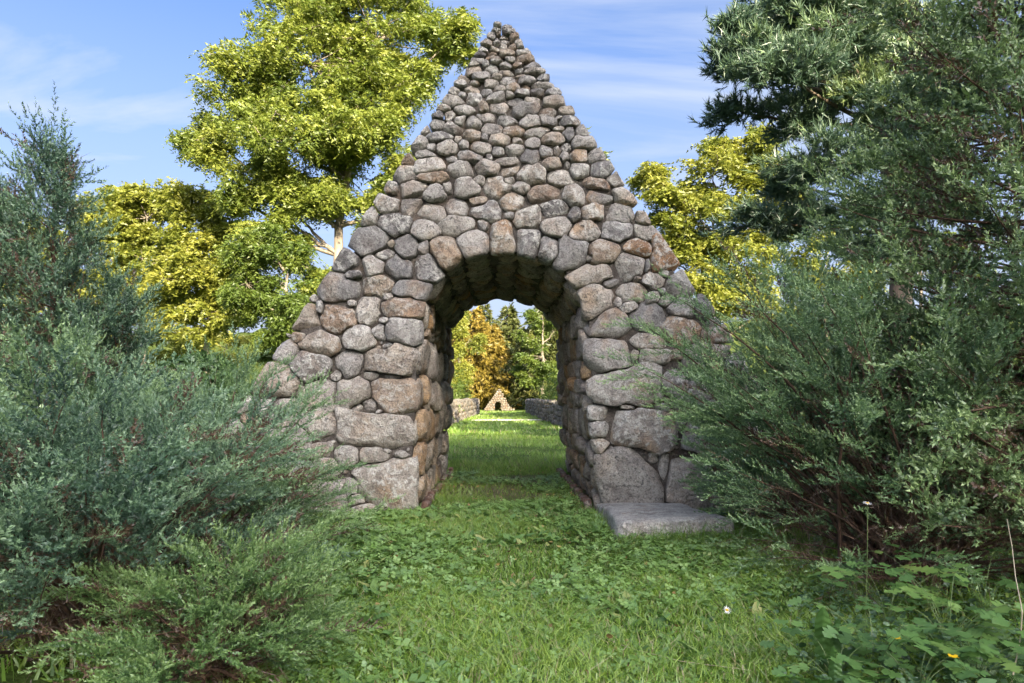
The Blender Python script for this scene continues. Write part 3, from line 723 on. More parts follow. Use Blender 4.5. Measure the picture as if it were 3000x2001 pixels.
# spreading junipers right of the path, the near one with a bare brown skirt
juniper('spreading_juniper', 'large green juniper reaching across the arch pier above a skirt of bare brown branches', (3.0, 4.75, 0), 1.55, 1.35, 2.0, 145, M['jun_mid'], per=8, seed=7, dead=0.28, deadz=0.9, bare=0.84, up=0.22, lean=(-0.15, 0.1), psz=(0.38, 0.62),
        reach=(P(1940, 905, 5.3), P(2000, 1085, 5.1), P(2030, 1200, 5.1), P(2220, 850, 4.9), P(2110, 1010, 5.1)))
juniper('spreading_juniper', 'upright green juniper rising behind the reaching one', (3.0, 6.6, 0), 1.1, 1.0, 2.45, 62, M['jun_mid'], seed=8, dead=0.15, per=7, psz=(0.4, 0.62), up=0.6, kit=JF)
juniper('spreading_juniper', 'pale juniper mound on the lawn beside the vine-covered shrub', (-5.0, 11.0, 0), 1.7, 1.2, 1.7, 45, M['jun_green'], seed=9, dead=0.05, psz=(0.45, 0.7), per=6, kit=JF)

def upright(name, label, base, h, rad, n, mat, psz, cat='juniper', seed=1, tops=((0, 0, 1.0),), dead=0.15, down=0.0, power=0.8, rmin=0.18, per=7, lift=0.55, kit=None):
    """upright juniper or cedar: leaders with whorled ascending branches"""
    global R
    R = np.random.default_rng(seed); root = empty(name, base, label, cat); base = np.array(base, float)
    wood = Soup(); pos, dr, sc, rv = [], [], [], []; tp, td, ts, tr = [], [], [], []; dp, dd_, ds = [], [], []
    for (ox, oy, hk) in tops:
        H = h * hk; top = base + np.array([ox, oy, H])
        tr_p = bez(base + np.array([ox * 0.3, oy * 0.3, 0]), base + np.array([ox * 0.9, oy * 0.9, H * 0.4]), top, 14)
        tube(wood, tr_p, 0.018 * H + 0.01, 0.004, 7, 0.4)
        nb = int(n * hk)
        for i in range(nb):
            t = 0.04 + 0.95 * (i + R.random()) / nb; p0 = tr_p[min(int(t * 13), 13)].copy(); p0[2] = base[2] + t * H
            a = i * 2.399 + R.normal() * 0.3; L = rad * ((1 - t) ** power * (1 - rmin) + rmin * (1 - t) ** 0.3) * R.uniform(0.65, 1.2)
            e = lift + 0.5 * t + R.normal() * 0.12 - down * (1 - t)
            hd = np.array([math.cos(a), math.sin(a), 0])
            tip = p0 + hd * L * math.cos(e) + np.array([0, 0, L * math.sin(e)])
            pts = bez(p0, p0 + hd * L * 0.5 + np.array([0, 0, L * 0.15 * math.sin(e)]), tip, 8); tube(wood, pts, 0.006 + 0.008 * L, 0.002, 4, 0.5)
            tg = norm(np.gradient(pts, axis=0)); hue = R.uniform(0.18, 0.5)
            m = max(3, int(per * (0.4 + L)))
            for j in range(m):
                tt = 0.10 + 0.90 * (j + R.random()) / m; k = min(int(tt * 7), 6); p = pts[k] + (pts[k + 1] - pts[k]) * (tt * 7 - k)
                d = tg[k] * 0.9 + norm(R.normal(size=3)) * 0.65; d[2] += 0.35
                if R.random() < hidden(p, base, rad, h): continue
                pos.append(p); dr.append(d); sc.append(R.uniform(*psz)); rv.append(0.88 if R.random() < dead * (1.2 - tt) else np.clip(hue + R.normal() * 0.08 + (tt - 0.6) * 0.2, 0, 0.56))
            if R.random() < 0.75: tp.append(pts[-2]); td.append(tg[-1] + np.array([0, 0, 0.3]) + R.normal(size=3) * 0.15); ts.append(R.uniform(0.7, 1.3) * psz[1]); tr.append(hue + 0.1)
            for j in range(3): k = R.integers(0, 6); dp.append(pts[k]); dd_.append(tg[k] + R.normal(size=3) * 0.7); ds.append(R.uniform(0.12, 0.35))
        for j in range(5): tp.append(top - np.array([0, 0, 0.12 * j])); td.append(np.array([R.normal() * 0.25, R.normal() * 0.25, 1.0])); ts.append(psz[1] * 1.2); tr.append(0.3)
    fo = Soup()
    V, F, r = instance(kit or JP, pos, dr, np.array(sc), np.array(rv)); r = np.where((r > 0.72) & (r < 0.80), 0.72, r); fo.add(V, F, r)
    V, F, r = instance(JT, tp, td, np.array(ts), np.array(tr)); fo.add(V, F, np.minimum(r, 0.73))
    fo.build('foliage', mat, root); wood.build('branches', M['jun_bark'], root, True)
    dw = Soup(); V, F, r = instance(DT, dp, dd_, np.array(ds), np.full(len(dp), 0.88)); dw.add(V, F, r); dw.build('dead_twigs', mat, root)
    return root
upright('upright_juniper', 'tall blue-grey upright juniper with several feathery tips', (-4.75, 6.7, 0), 3.75, 1.2, 92, M['jun_blue'], (0.32, 0.55), seed=21,
        tops=((0.1, 0, 1.0), (-0.6, 0.1, 0.88), (0.7, 0.2, 0.6)), power=0.9, per=6, kit=JF)
upright('red_cedar', 'tall dark green cedar with layered sprays and brown inner twigs', (3.62, 4.35, 0), 5.6, 1.4, 270, M['jun_cedar'], (0.32, 0.52), cat='cedar', seed=22, power=0.35, rmin=0.4, dead=0.36, per=7, lift=0.15, kit=JF)
# ------------------------------------------------------------------ broadleaf trees
def leaf_clump(seed, nl=7, nlf=8, L=0.46, lf=0.145, w=0.07, droop=0.8):
    """a cluster of drooping compound leaves, about a metre across"""
    q = np.random.default_rng(seed); T, val = [], []
    for i in range(nl):
        a = i * 2 * PI / nl + q.normal() * 0.4; e = q.uniform(-0.2, 0.9)
        d = np.array([math.cos(a) * math.cos(e), math.sin(a) * math.cos(e), math.sin(e)])
        t = np.linspace(0.25, 1, nlf); side = np.where(np.arange(nlf) % 2 == 0, 1, -1)
        pts = d * (t * L * q.uniform(0.7, 1.2))[:, None] + np.array([0, 0, -1.0]) * (droop * L * t * t)[:, None]
        s = norm(np.cross(d, [0, 0, 1.0]))
        bd = d * 0.55 + s * side[:, None] * 0.8 + np.array([0, 0, -0.45]) + q.normal(size=(nlf, 3)) * 0.25
        T.append(blades(pts, bd, lf * q.uniform(0.7, 1.25, nlf), np.full(nlf, w) * q.uniform(0.8, 1.2, nlf), q, norm(np.array([0, 0, 0.6]) + q.normal(size=(nlf, 3)) * 0.9)))
        val.append(np.full(nlf, q.normal() * 0.06))
    T = np.concatenate(T)
    return T, np.concatenate(val)
LC = [leaf_clump(s) for s in range(6)]
LCS = [leaf_clump(s + 40, 6, 7, 0.46, 0.16, 0.09, 0.7) for s in range(5)]       # coarser, for trees farther away
TREE = lambda name, a, b_, c, tr=0.4: leaf_mat(name, [(0, a), (0.5, b_), (1, c)], tr, 0.035, 0.5)
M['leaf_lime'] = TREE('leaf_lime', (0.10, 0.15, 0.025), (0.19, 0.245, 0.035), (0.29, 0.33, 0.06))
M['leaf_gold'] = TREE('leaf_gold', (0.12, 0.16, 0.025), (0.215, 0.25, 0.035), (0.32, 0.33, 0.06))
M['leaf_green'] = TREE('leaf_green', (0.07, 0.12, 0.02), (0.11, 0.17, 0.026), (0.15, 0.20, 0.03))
M['bark_grey'] = bark_mat('bark_grey', (0.13, 0.11, 0.09), (0.34, 0.30, 0.25), 6)
def tree(name, label, base, blobs, Y, mat, trunk_px, ncl, protos, csz=1.0, tr=0.22, seed=1, group=None, cat='tree', depth=0.8, fork=0.45, bark=None):
    """blobs in photo pixels at depth Y; trunk from base through the trunk pixels; limbs to every bough"""
    global R
    R = np.random.default_rng(seed); k = Y / FPX
    root = empty(name, base, label, cat, group)
    wood = Soup(); spine = np.array([base] + [P(x, y, Y) for x, y in trunk_px])
    t = np.linspace(0, 1, 14); ts = np.linspace(0, 1, len(spine))
    sp = np.stack([np.interp(t, ts, spine[:, i]) for i in range(3)], -1); sp[1:] += R.normal(size=(13, 3)) * 0.05
    tube(wood, sp, tr, tr * 0.25, 9, 0.5, 0.03)
    pos, dr, sc, rv = [], [], [], []
    area = np.array([b[2] * b[3] for b in blobs], float); share = area / area.sum()
    for (x, y, rx, ry), f in zip(blobs, share):
        c = P(x, y, Y + R.uniform(-0.5, 0.5) * depth * rx * k); rad = np.array([rx * k, depth * (rx + ry) / 2 * k, ry * k])
        # limb to the bough
        i = int(np.argmin(np.abs(sp[:, 2] - (c[2] - 0.9 * abs(c[0] - np.interp(c[2], sp[:, 2], sp[:, 0])) * 0.6 - 0.5)))); i = max(i, 3)
        limb = bez(sp[i], (sp[i] + c) / 2 + np.array([0, 0, -0.15 * np.linalg.norm(c - sp[i])]), c, 9); limb[1:-1] += R.normal(size=(7, 3)) * 0.06
        tube(wood, limb, tr * 0.36, tr * 0.12, 6, 0.5)
        n = max(8, int(ncl * f)); nb = max(4, int(n / 17))
        sub = norm(R.normal(size=(nb, 3)) + np.array([0, -0.3, 0.3])) * R.uniform(0.5, 1.0, (nb, 1))
        for s_ in sub:
            sc_ = c + s_ * rad; tw = bez(c, (c + sc_) / 2 + R.normal(size=3) * 0.1, sc_, 6); tube(wood, tw, tr * 0.12, 0.012, 3, 0.5)
            m = max(3, n // nb); v = norm(R.normal(size=(m, 3))) * (R.random((m, 1)) ** 0.45)
            v[:, 2] *= 0.75
            pp = sc_ + v * rad * R.uniform(0.24, 0.42)
            pos.append(pp); dr.append(norm(v * np.array([1, 1, 0.2]) + R.normal(size=(m, 3)) * 0.3)); sc.append(np.full(m, csz) * R.uniform(0.75, 1.25, m))
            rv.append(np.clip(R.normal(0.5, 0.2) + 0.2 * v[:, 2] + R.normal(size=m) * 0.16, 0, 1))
            for p_ in pp[:3]: tube(wood, bez(sc_, (sc_ + p_) / 2, p_, 4), 0.02, 0.008, 3, 0.5)
    V, F, r = instance(protos, np.concatenate(pos), np.concatenate(dr), np.concatenate(sc), np.concatenate(rv), R.uniform(-0.3, 0.3, sum(len(p) for p in pos)), 0.08)
    s = Soup(); s.add(V, F, r); s.build('crown', mat, root); wood.build('trunk', bark or M['bark_grey'], root, True)
    return root
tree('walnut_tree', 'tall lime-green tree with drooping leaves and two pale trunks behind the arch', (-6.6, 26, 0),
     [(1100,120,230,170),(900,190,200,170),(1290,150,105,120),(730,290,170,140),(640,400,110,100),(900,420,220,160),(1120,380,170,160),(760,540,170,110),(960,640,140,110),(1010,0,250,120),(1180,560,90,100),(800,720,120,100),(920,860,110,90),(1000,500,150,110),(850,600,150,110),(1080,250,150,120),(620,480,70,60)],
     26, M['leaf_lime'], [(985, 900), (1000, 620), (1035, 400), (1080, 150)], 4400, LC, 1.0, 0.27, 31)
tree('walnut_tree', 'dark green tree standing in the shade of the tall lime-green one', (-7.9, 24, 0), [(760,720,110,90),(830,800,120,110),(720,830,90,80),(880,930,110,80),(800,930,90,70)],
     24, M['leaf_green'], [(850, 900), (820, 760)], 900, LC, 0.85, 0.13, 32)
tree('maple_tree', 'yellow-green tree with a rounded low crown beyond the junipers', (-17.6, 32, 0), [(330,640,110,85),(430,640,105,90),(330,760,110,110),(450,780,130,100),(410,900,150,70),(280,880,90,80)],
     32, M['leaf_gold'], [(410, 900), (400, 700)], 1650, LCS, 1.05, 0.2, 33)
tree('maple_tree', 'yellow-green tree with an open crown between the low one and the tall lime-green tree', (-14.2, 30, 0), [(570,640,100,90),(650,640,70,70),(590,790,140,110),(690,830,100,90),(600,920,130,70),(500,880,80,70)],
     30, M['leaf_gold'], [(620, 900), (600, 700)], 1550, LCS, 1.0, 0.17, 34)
tree('maple_tree', 'golden tree glimpsed through the upright juniper', (-27, 36, 0), [(40,700,140,120),(150,820,120,110),(20,880,150,100),(-60,760,120,120),(180,950,120,60)],
     36, M['leaf_gold'], [(60, 900), (60, 760)], 900, LCS, 1.2, 0.2, 35)
tree('maple_tree', 'yellow-green tree beyond the sloping shoulder of the arch beneath the pine', (8.2, 29, 0), [(1950,560,110,90),(2090,510,120,100),(2210,470,120,100),(2050,640,140,100),(1980,760,140,110),(2140,760,150,110),(2080,890,150,110),(1930,880,80,80),(2240,620,120,110),(2230,900,140,100)],
     29, M['leaf_gold'], [(2080, 950), (2090, 650)], 2350, LCS, 1.0, 0.19, 36)
tree('maple_tree', 'slender yellow-green tree peeping past the upper slope of the arch', (4.2, 31, 0), [(1700,420,70,70),(1730,520,60,80),(1620,470,80,80),(1700,660,90,90)],
     31, M['leaf_gold'], [(1690, 900), (1690, 520)], 330, LCS, 1.0, 0.12, 37)
tree('birch_tree', 'pale feathery tree filling the gap beside the lower arch slope', (-7.5, 38, 0), [(880,960,80,60),(960,900,90,80),(820,1010,80,50),(1020,960,70,60),(780,930,70,60)],
     38, M['leaf_green'], [(900, 1000), (900, 900)], 420, LCS, 1.1, 0.1, 38)
# mid-distance trees further round, seen between trunks
for i, (x, y, Yd, w, h, mt, lab) in enumerate([(2420, 820, 40, 190, 200, 'leaf_gold', 'golden tree seen through the gaps under the pine'), (2700, 700, 42, 200, 260, 'leaf_green', 'green tree behind the pine trunk'),
                                           (1180, 1000, 45, 150, 140, 'leaf_green', 'low green tree hidden behind the tall lime-green tree'), (560, 1010, 44, 260, 90, 'leaf_gold', 'wide golden thicket low behind the yellow-green trees'),
                                           (150, 1010, 46, 240, 100, 'leaf_gold', 'golden thicket low behind the upright juniper'), (1900, 1010, 46, 240, 110, 'leaf_gold', 'golden thicket low behind the arch pier')]):
    b0 = P(x, y, Yd); tree('maple_tree' if i < 3 else 'thicket_tree', lab, (b0[0], Yd, 0), [(x - w * .4, y, w * .5, h * .5), (x + w * .4, y + 10, w * .5, h * .5), (x, y - h * .3, w * .6, h * .5), (x, y + h * .4, w * .8, h * .4)], Yd, M[mt], [(x, y + 40), (x, y - 40)], 320, LCS, 1.45, 0.14, 50 + i)

# ------------------------------------------------------------------ conifers
def needle_tuft(seed, n=15, L=1.0, w=0.085):
    q = np.random.default_rng(seed)
    t = q.uniform(0, 0.7, n); base = np.stack([t * 0.9, 0 * t, 0 * t], -1)
    d = np.array([0.85, 0, 0.12]) + q.normal(size=(n, 3)) * 0.42
    return blades(base, d, q.uniform(0.6, 1.0, n) * L * 0.75, np.full(n, w), q), q.normal(size=n) * 0.04
NT = [needle_tuft(s) for s in range(6)]
M['pine'] = leaf_mat('pine_needles', [(0, (0.035, 0.075, 0.055)), (0.5, (0.085, 0.15, 0.095)), (0.8, (0.16, 0.24, 0.10)), (1, (0.24, 0.30, 0.11))], 0.25, 0.06)
M['pine_bark'] = bark_mat('pine_bark', (0.06, 0.045, 0.035), (0.22, 0.17, 0.13), 7)
def pine(name, label, base, Y, pads, trunk_px, n, seed, mat, csz=0.2, tr=0.26):
    global R
    R = np.random.default_rng(seed); k = Y / FPX; root = empty(name, base, label, 'pine'); wood = Soup()
    spine = np.array([base] + [P(x, y, Y) for x, y in trunk_px]); t = np.linspace(0, 1, 16); ts = np.linspace(0, 1, len(spine))
    sp = np.stack([np.interp(t, ts, spine[:, i]) for i in range(3)], -1); sp[1:] += R.normal(size=(15, 3)) * 0.03
    tube(wood, sp, tr, tr * 0.25, 9, 0.5, 0.03)
    pos, dr, sc, rv = [], [], [], []; tot = sum(p[2] * (p[3] + 30) for p in pads)
    for (x, y, rx, ry, hue) in pads:
        c = P(x, y, Y + R.uniform(-1.6, 1.2)); rad = np.array([rx * k, 0.75 * rx * k, ry * k])
        i = max(2, int(np.argmin(np.abs(sp[:, 2] - c[2] + 0.3)))); limb = bez(sp[i], (sp[i] + c) / 2 + np.array([0, 0, -0.12]), c, 8); tube(wood, limb, tr * 0.2, 0.018, 5, 0.5)
        m = int(n * rx * (ry + 30) / tot); nb = max(4, m // 55)
        for b_ in range(nb):                           # branchlets fanning outward, tufts along each
            v = norm(R.normal(size=3)) * R.random() ** 0.4; e = c + v * rad; out = norm(np.array([(c - sp[i])[0], (c - sp[i])[1], 0]) + 1e-6)
            s_ = c + (e - c) * 0.15 - out * 0.2 * rad[0]; tw = bez(s_, (s_ + e) / 2 + np.array([0, 0, -0.04]), e, 6); tube(wood, tw, 0.014, 0.005, 4, 0.5)
            mm = max(6, m // nb); u = R.uniform(0.3, 1.0, mm); ii = np.minimum((u * 5).astype(int), 4); pp = tw[ii] + (tw[ii + 1] - tw[ii]) * (u * 5 - ii)[:, None] + R.normal(size=(mm, 3)) * np.array([0.13, 0.13, 0.06]) * 1.2
            pos.append(pp); dr.append(norm(e - s_) * 0.7 + np.array([0, 0, 0.25]) + R.normal(size=(mm, 3)) * 0.45); sc.append(R.uniform(0.7, 1.25, mm) * csz); rv.append(np.clip(hue + 0.16 + R.normal() * 0.06 + v[2] * 0.10 + R.normal(size=mm) * 0.07, 0, 1))
    V, F, r = instance(NT, np.concatenate(pos), np.concatenate(dr), np.concatenate(sc), np.concatenate(rv))
    s = Soup(); s.add(V, F, r); s.build('needles', mat, root); wood.build('trunk', M['pine_bark'], root, True)
    return root
pine('white_pine', 'tall white pine with soft layered blue-green branches above the junipers', (7.9, 13.2, 0), 13.2,
     [(2250,60,150,55,.32),(2420,40,200,90,.35),(2150,190,110,40,.22),(2300,220,160,75,.33),(2480,190,190,90,.52),(2640,110,150,130,.6),(2170,330,100,36,.22),(2330,350,150,60,.25),(2560,300,140,80,.55),(2420,470,170,50,.36),
      (2600,470,130,70,.5),(2260,650,180,34,.25),(2450,630,190,50,.4),(2600,610,120,70,.42),(2320,540,110,42,.22),(2720,300,150,180,.5),(2560,720,170,40,.3),(2380,-80,220,80,.4),(2600,-60,200,100,.5),(2120,90,60,40,.2),(2750,520,120,120,.4),(2230,150,110,50,.3),(2400,280,120,60,.3),(2450,110,150,70,.45),(2560,60,140,80,.5),(2350,130,130,60,.4)],
     [(2640, 700), (2590, 400), (2520, 150), (2480, -150)], 15500, 61, M['pine'], 0.27)
def conifer(name, label, base, H, rad, n, mat, seed, csz=0.5, group=None):
    """drooping layered conifer (hemlock)"""
    global R
    R = np.random.default_rng(seed); root = empty(name, base, label, 'conifer', group); base = np.array(base, float); wood = Soup()
    tube(wood, np.linspace(base, base + np.array([0, 0, H]), 8), 0.02 * H, 0.02, 7, 0.5)
    pos, dr, sc, rv = [], [], [], []
    for i in range(n):
        t = 0.08 + 0.92 * (i / n) ** 0.9; a = i * 2.4 + R.normal() * 0.2; L = rad * (1 - t) ** 0.75 * R.uniform(0.7, 1.2) + 0.2
        p0 = base + np.array([0, 0, t * H]); hd = np.array([math.cos(a), math.sin(a), 0]); tip = p0 + hd * L + np.array([0, 0, -0.28 * L])
        pts = bez(p0, p0 + hd * L * 0.5 + np.array([0, 0, 0.08 * L]), tip, 6); tube(wood, pts, 0.03, 0.01, 3, 0.5)
        m = int(6 + 9 * L); u = R.uniform(0.15, 1, m); ii = np.minimum((u * 5).astype(int), 4)
        pos.append(pts[ii] + (pts[ii + 1] - pts[ii]) * (u * 5 - ii)[:, None] + R.normal(size=(m, 3)) * 0.12 * L * np.array([1, 1, 0.35])); dr.append(hd + np.array([0, 0, -0.35]) + R.normal(size=(m, 3)) * 0.5); sc.append(R.uniform(0.7, 1.3, m) * csz); rv.append(np.clip(R.normal(0.4, 0.12, m), 0, 0.8))
    V, F, r = instance(NT2, np.concatenate(pos), np.concatenate(dr), np.concatenate(sc), np.concatenate(rv)); s = Soup(); s.add(V, F, r); s.build('needles', mat, root); wood.build('trunk', M['pine_bark'], root, True)
NT2 = [needle_tuft(s + 9, 7, 1.0, 0.24) for s in range(4)]
M['hemlock'] = leaf_mat('hemlock_needles', [(0, (0.04, 0.06, 0.02)), (0.5, (0.105, 0.125, 0.035)), (0.8, (0.21, 0.19, 0.04)), (1, (0.25, 0.2, 0.05))], 0.25, 0.03)
M['hemlock_sunlit'] = leaf_mat('hemlock_sunlit', [(0, (0.14, 0.12, 0.025)), (0.5, (0.27, 0.21, 0.04)), (1, (0.38, 0.26, 0.07))], 0.3, 0.03)  # gold of the low sun put into the needle colour
for sd_, (px, Yd, top, rd, mt, lab) in enumerate([(1385, 72, 905, 4.6, 'hemlock_sunlit', 'golden sunlit conifer behind the far little arch'), (1490, 84, 895, 4.6, 'hemlock', 'dark conifer between the golden one and the bare-trunked tree'),
                                    (1595, 72, 880, 4.6, 'hemlock', 'dark green conifer with a pale bare lower trunk past the far wall'), (1325, 80, 880, 4.8, 'hemlock_sunlit', 'tall golden green conifer behind the vine-side garden wall'),
                                    (1660, 80, 930, 4.4, 'hemlock', 'dark conifer half hidden by the passage wall'), (1440, 78, 950, 3.4, 'hemlock_sunlit', 'small golden conifer above the far little arch'), (1545, 76, 960, 3.6, 'hemlock', 'low dark conifer beside the far little arch'), (1420, 105, 890, 5, 'hemlock', 'shaded conifer rising behind the golden ones')]):
    b0 = P(px, HZ, Yd); zt = P(px, top, Yd)[2]; conifer('hemlock_tree', lab, (b0[0], Yd, 0), zt, rd, 82, M[mt], sd_ + 70, 0.8, 'conifers beyond the garden')
for (px, py, Yd, w, h, mt, lab, sd_) in [(1345, 985, 60, 120, 150, 'leaf_gold', 'bright yellow-green tree beyond the garden wall seen through the passage', 81), (1590, 965, 64, 130, 130, 'leaf_green', 'leafy green tree crowning the view through the passage', 82)]:
    b0 = P(px, py, Yd); tree('maple_tree', lab, (b0[0], Yd, 0), [(px, py - 40, w * .4, h * .35), (px - 30, py + 30, w * .4, h * .4), (px + 30, py + 10, w * .4, h * .4), (px, py + 80, w * .5, h * .45), (px - 20, py + 130, w * .5, h * .35)], Yd, M[mt], [(px, py + 60), (px, py)], 520, LCS, 1.2, 0.2, sd_)
# ------------------------------------------------------------------ garden seen through the passage
def packed_wall(name, label, p0, p1, h0, h1, thick, group, seed, size=(0.3, 0.65)):
    q = np.random.default_rng(seed); root = empty(name, (*((np.array(p0) + p1) / 2), 0), label, 'stone wall', group)
    p0 = np.array([*p0, 0.0]); p1 = np.array([*p1, 0.0]); L = np.linalg.norm(p1 - p0); u = (p1 - p0) / L; nrm = np.array([u[1], -u[0], 0])
    st = Soup()
    for side in (1, -1):
        s = 0.0
        while s < max(h0, h1):
            hh = q.uniform(0.18, 0.34); t = 0.0
            while t < L:
                w = q.uniform(*size); lim = h0 + (h1 - h0) * t / L
                if s + hh * 0.6 < lim:
                    th = np.arange(8) * PI / 4; rad = 1 / (np.abs(np.cos(th) / (w / 2)) ** 3 + np.abs(np.sin(th) / (hh / 2)) ** 3) ** (1 / 3)
                    V, F3, F4 = stone(rad, 0.08, 0.12, q, 2, 1.5)
                    W = V[:, :1] * u + V[:, 2:] * np.array([0, 0, 1.0]) - V[:, 1:2] * nrm * side + p0 + u * (t + w / 2) + np.array([0, 0, s + hh / 2 + q.normal() * 0.05]) + nrm * side * (thick / 2 - 0.04)
                    st.add(W, F3, rval(q)); st.f.setdefault(4, []).append(F4 + st.n - len(V))
                t += w
            s += hh
    st.build('stones', M['wall_stone'], root, True, 'stuff')
    n = int(L / 0.45); cp = []
    for i in range(n):
        t = (i + 0.5) * L / n; c = p0 + u * t
        V, F3, F4 = stone(np.full(10, 0.27) * q.uniform(0.8, 1.1, 10), 0.07, 0.1, q, 2, 1.5)
        W = V[:, :1] * u + V[:, 2:] * nrm * thick / 0.5 - V[:, 1:2] * np.array([0, 0, 1.0]) + c + np.array([0, 0, h0 + (h1 - h0) * t / L - 0.02 + q.normal() * 0.04])
        if i < 60: mesh_obj('cap_stone', W - c, [F3, F4], M['wall_stone'], root, q.uniform(0.05, 0.4), True, c)
    c0 = np.array([p0 + nrm * a * thick * 0.38 + np.array([0, 0, b_]) for a, b_ in ((-1, 0), (1, 0), (1, h0 - .08), (-1, h0 - .08))] + [p1 + nrm * a * thick * 0.38 + np.array([0, 0, b_]) for a, b_ in ((-1, 0), (1, 0), (1, h1 - .08), (-1, h1 - .08))])
    mesh_obj('core', c0, np.array([[0, 1, 2, 3], [7, 6, 5, 4], [0, 4, 5, 1], [1, 5, 6, 2], [2, 6, 7, 3], [3, 7, 4, 0]]), M['core'], root, 0.5)
packed_wall('low_wall', 'low fieldstone garden wall on the golden conifer side of the lawn', (-2.75, 29), (-2.25, 52), 1.15, 1.2, 0.5, 'low garden walls', 91)
packed_wall('low_wall', 'low fieldstone garden wall below the wild grasses and pale-trunked conifer', (2.75, 27), (2.0, 55), 1.1, 1.15, 0.5, 'low garden walls', 92)
# small far arch, same shape as the near one
def far_arch():
    y0 = 66.0; c = P(1459, HZ, y0)[0]; k = y0 / FPX
    root = empty('small_stone_arch', (c, y0, 0), 'small sunlit stone arch at the far end of the lawn', 'arch')
    bm = bmesh.new(); W2, H, o = 44 * k, 2.15, 0.33
    ring = [(-W2, -.1), (0, H), (W2, -.1), (o, -.1)] + [(o * math.cos(t), 0.62 + 0.3 * math.sin(t)) for t in np.linspace(0, PI, 8)] + [(-o, -.1)]
    f = [bm.verts.new((x, 0, z)) for x, z in ring]; b_ = [bm.verts.new((x, 1.6, z)) for x, z in ring]; n = len(ring)
    A = [bm.faces.new(f), bm.faces.new(b_[::-1])]
    for i in range(n): bm.faces.new((f[i], b_[i], b_[(i + 1) % n], f[(i + 1) % n]))
    bmesh.ops.recalc_face_normals(bm, faces=bm.faces); bmesh.ops.triangulate(bm, faces=A)
    me = bpy.data.meshes.new('core'); bm.to_mesh(me); bm.free(); me.materials.append(M['core']); ob = bpy.data.objects.new('core', me); col.objects.link(ob); ob.location = (c, y0, 0); ob.parent = root; ob.matrix_parent_inverse = root.matrix_basis.inverted()
    q = np.random.default_rng(5); st = Soup(); z = 0.0
    while z < H - 0.08:
        hh = q.uniform(0.13, 0.24); half = W2 * (1 - (z + hh / 2) / H); x = -half
        while x < half:
            w = q.uniform(0.16, 0.34); xm = x + w / 2
            if abs(xm) > o * 0.98 + 0.05 or z > 0.88:
                th = np.arange(8) * PI / 4; V, F3, F4 = stone(1 / (np.abs(np.cos(th) / (w / 2)) ** 2.6 + np.abs(np.sin(th) / (hh / 2)) ** 2.6) ** (1 / 2.6), 0.1, 0.1, q, 2, 1.4)
                st.add(V + np.array([c + xm, y0, z + hh / 2]), F3, q.uniform(0.6, 0.97)); st.f.setdefault(4, []).append(F4 + st.n - len(V))
            x += w
        z += hh
    st.build('stones', M['wall_stone'], root, True, 'stuff')
far_arch()
props(slab('lawn_step', -1.9, 2.2, 37.2, 38.0, -0.1, 0.06, M['slab'], None, rough=0.01), 'flat grey stone step laid across the far lawn', 'step')
# wild border plants behind the walls
def border(name, label, cx, cy, w, d, h, n, mat, seed):
    global R
    R = np.random.default_rng(seed); pos = np.stack([cx + np.clip(R.normal(size=n), -1.3, 1.3) * w, cy + R.uniform(-d, d, n), np.abs(R.normal(size=n)) * h * 0.5 + 0.3 * h * R.random(n) + 0.1], -1)
    V, F, r = instance(LCS, pos, norm(R.normal(size=(n, 3)) + np.array([0, 0, 0.8])), R.uniform(0.5, 1.0, n), R.uniform(0.2, 0.9, n)); s = Soup(); s.add(V, F, r); o = s.build(name, mat); props(o, label, 'plants', kind='stuff')
border('border_plants', 'leafy border plants behind the wall on the golden conifer side', -3.9, 40, 0.9, 13, 1.9, 420, M['leaf_green'], 95)
border('border_plants', 'wild grassy border plants behind the wall below the pale-trunked conifer', 3.9, 40, 0.9, 14, 2.2, 460, M['leaf_green'], 96)
border('border_plants', 'rough growth beyond the juniper and the vine-covered shrub', -9, 17, 3.0, 3.0, 1.2, 420, M['leaf_green'], 97)
border('border_plants', 'rough growth behind the junipers beside the pine', 8, 13, 3.0, 3.5, 1.3, 500, M['leaf_green'], 98)

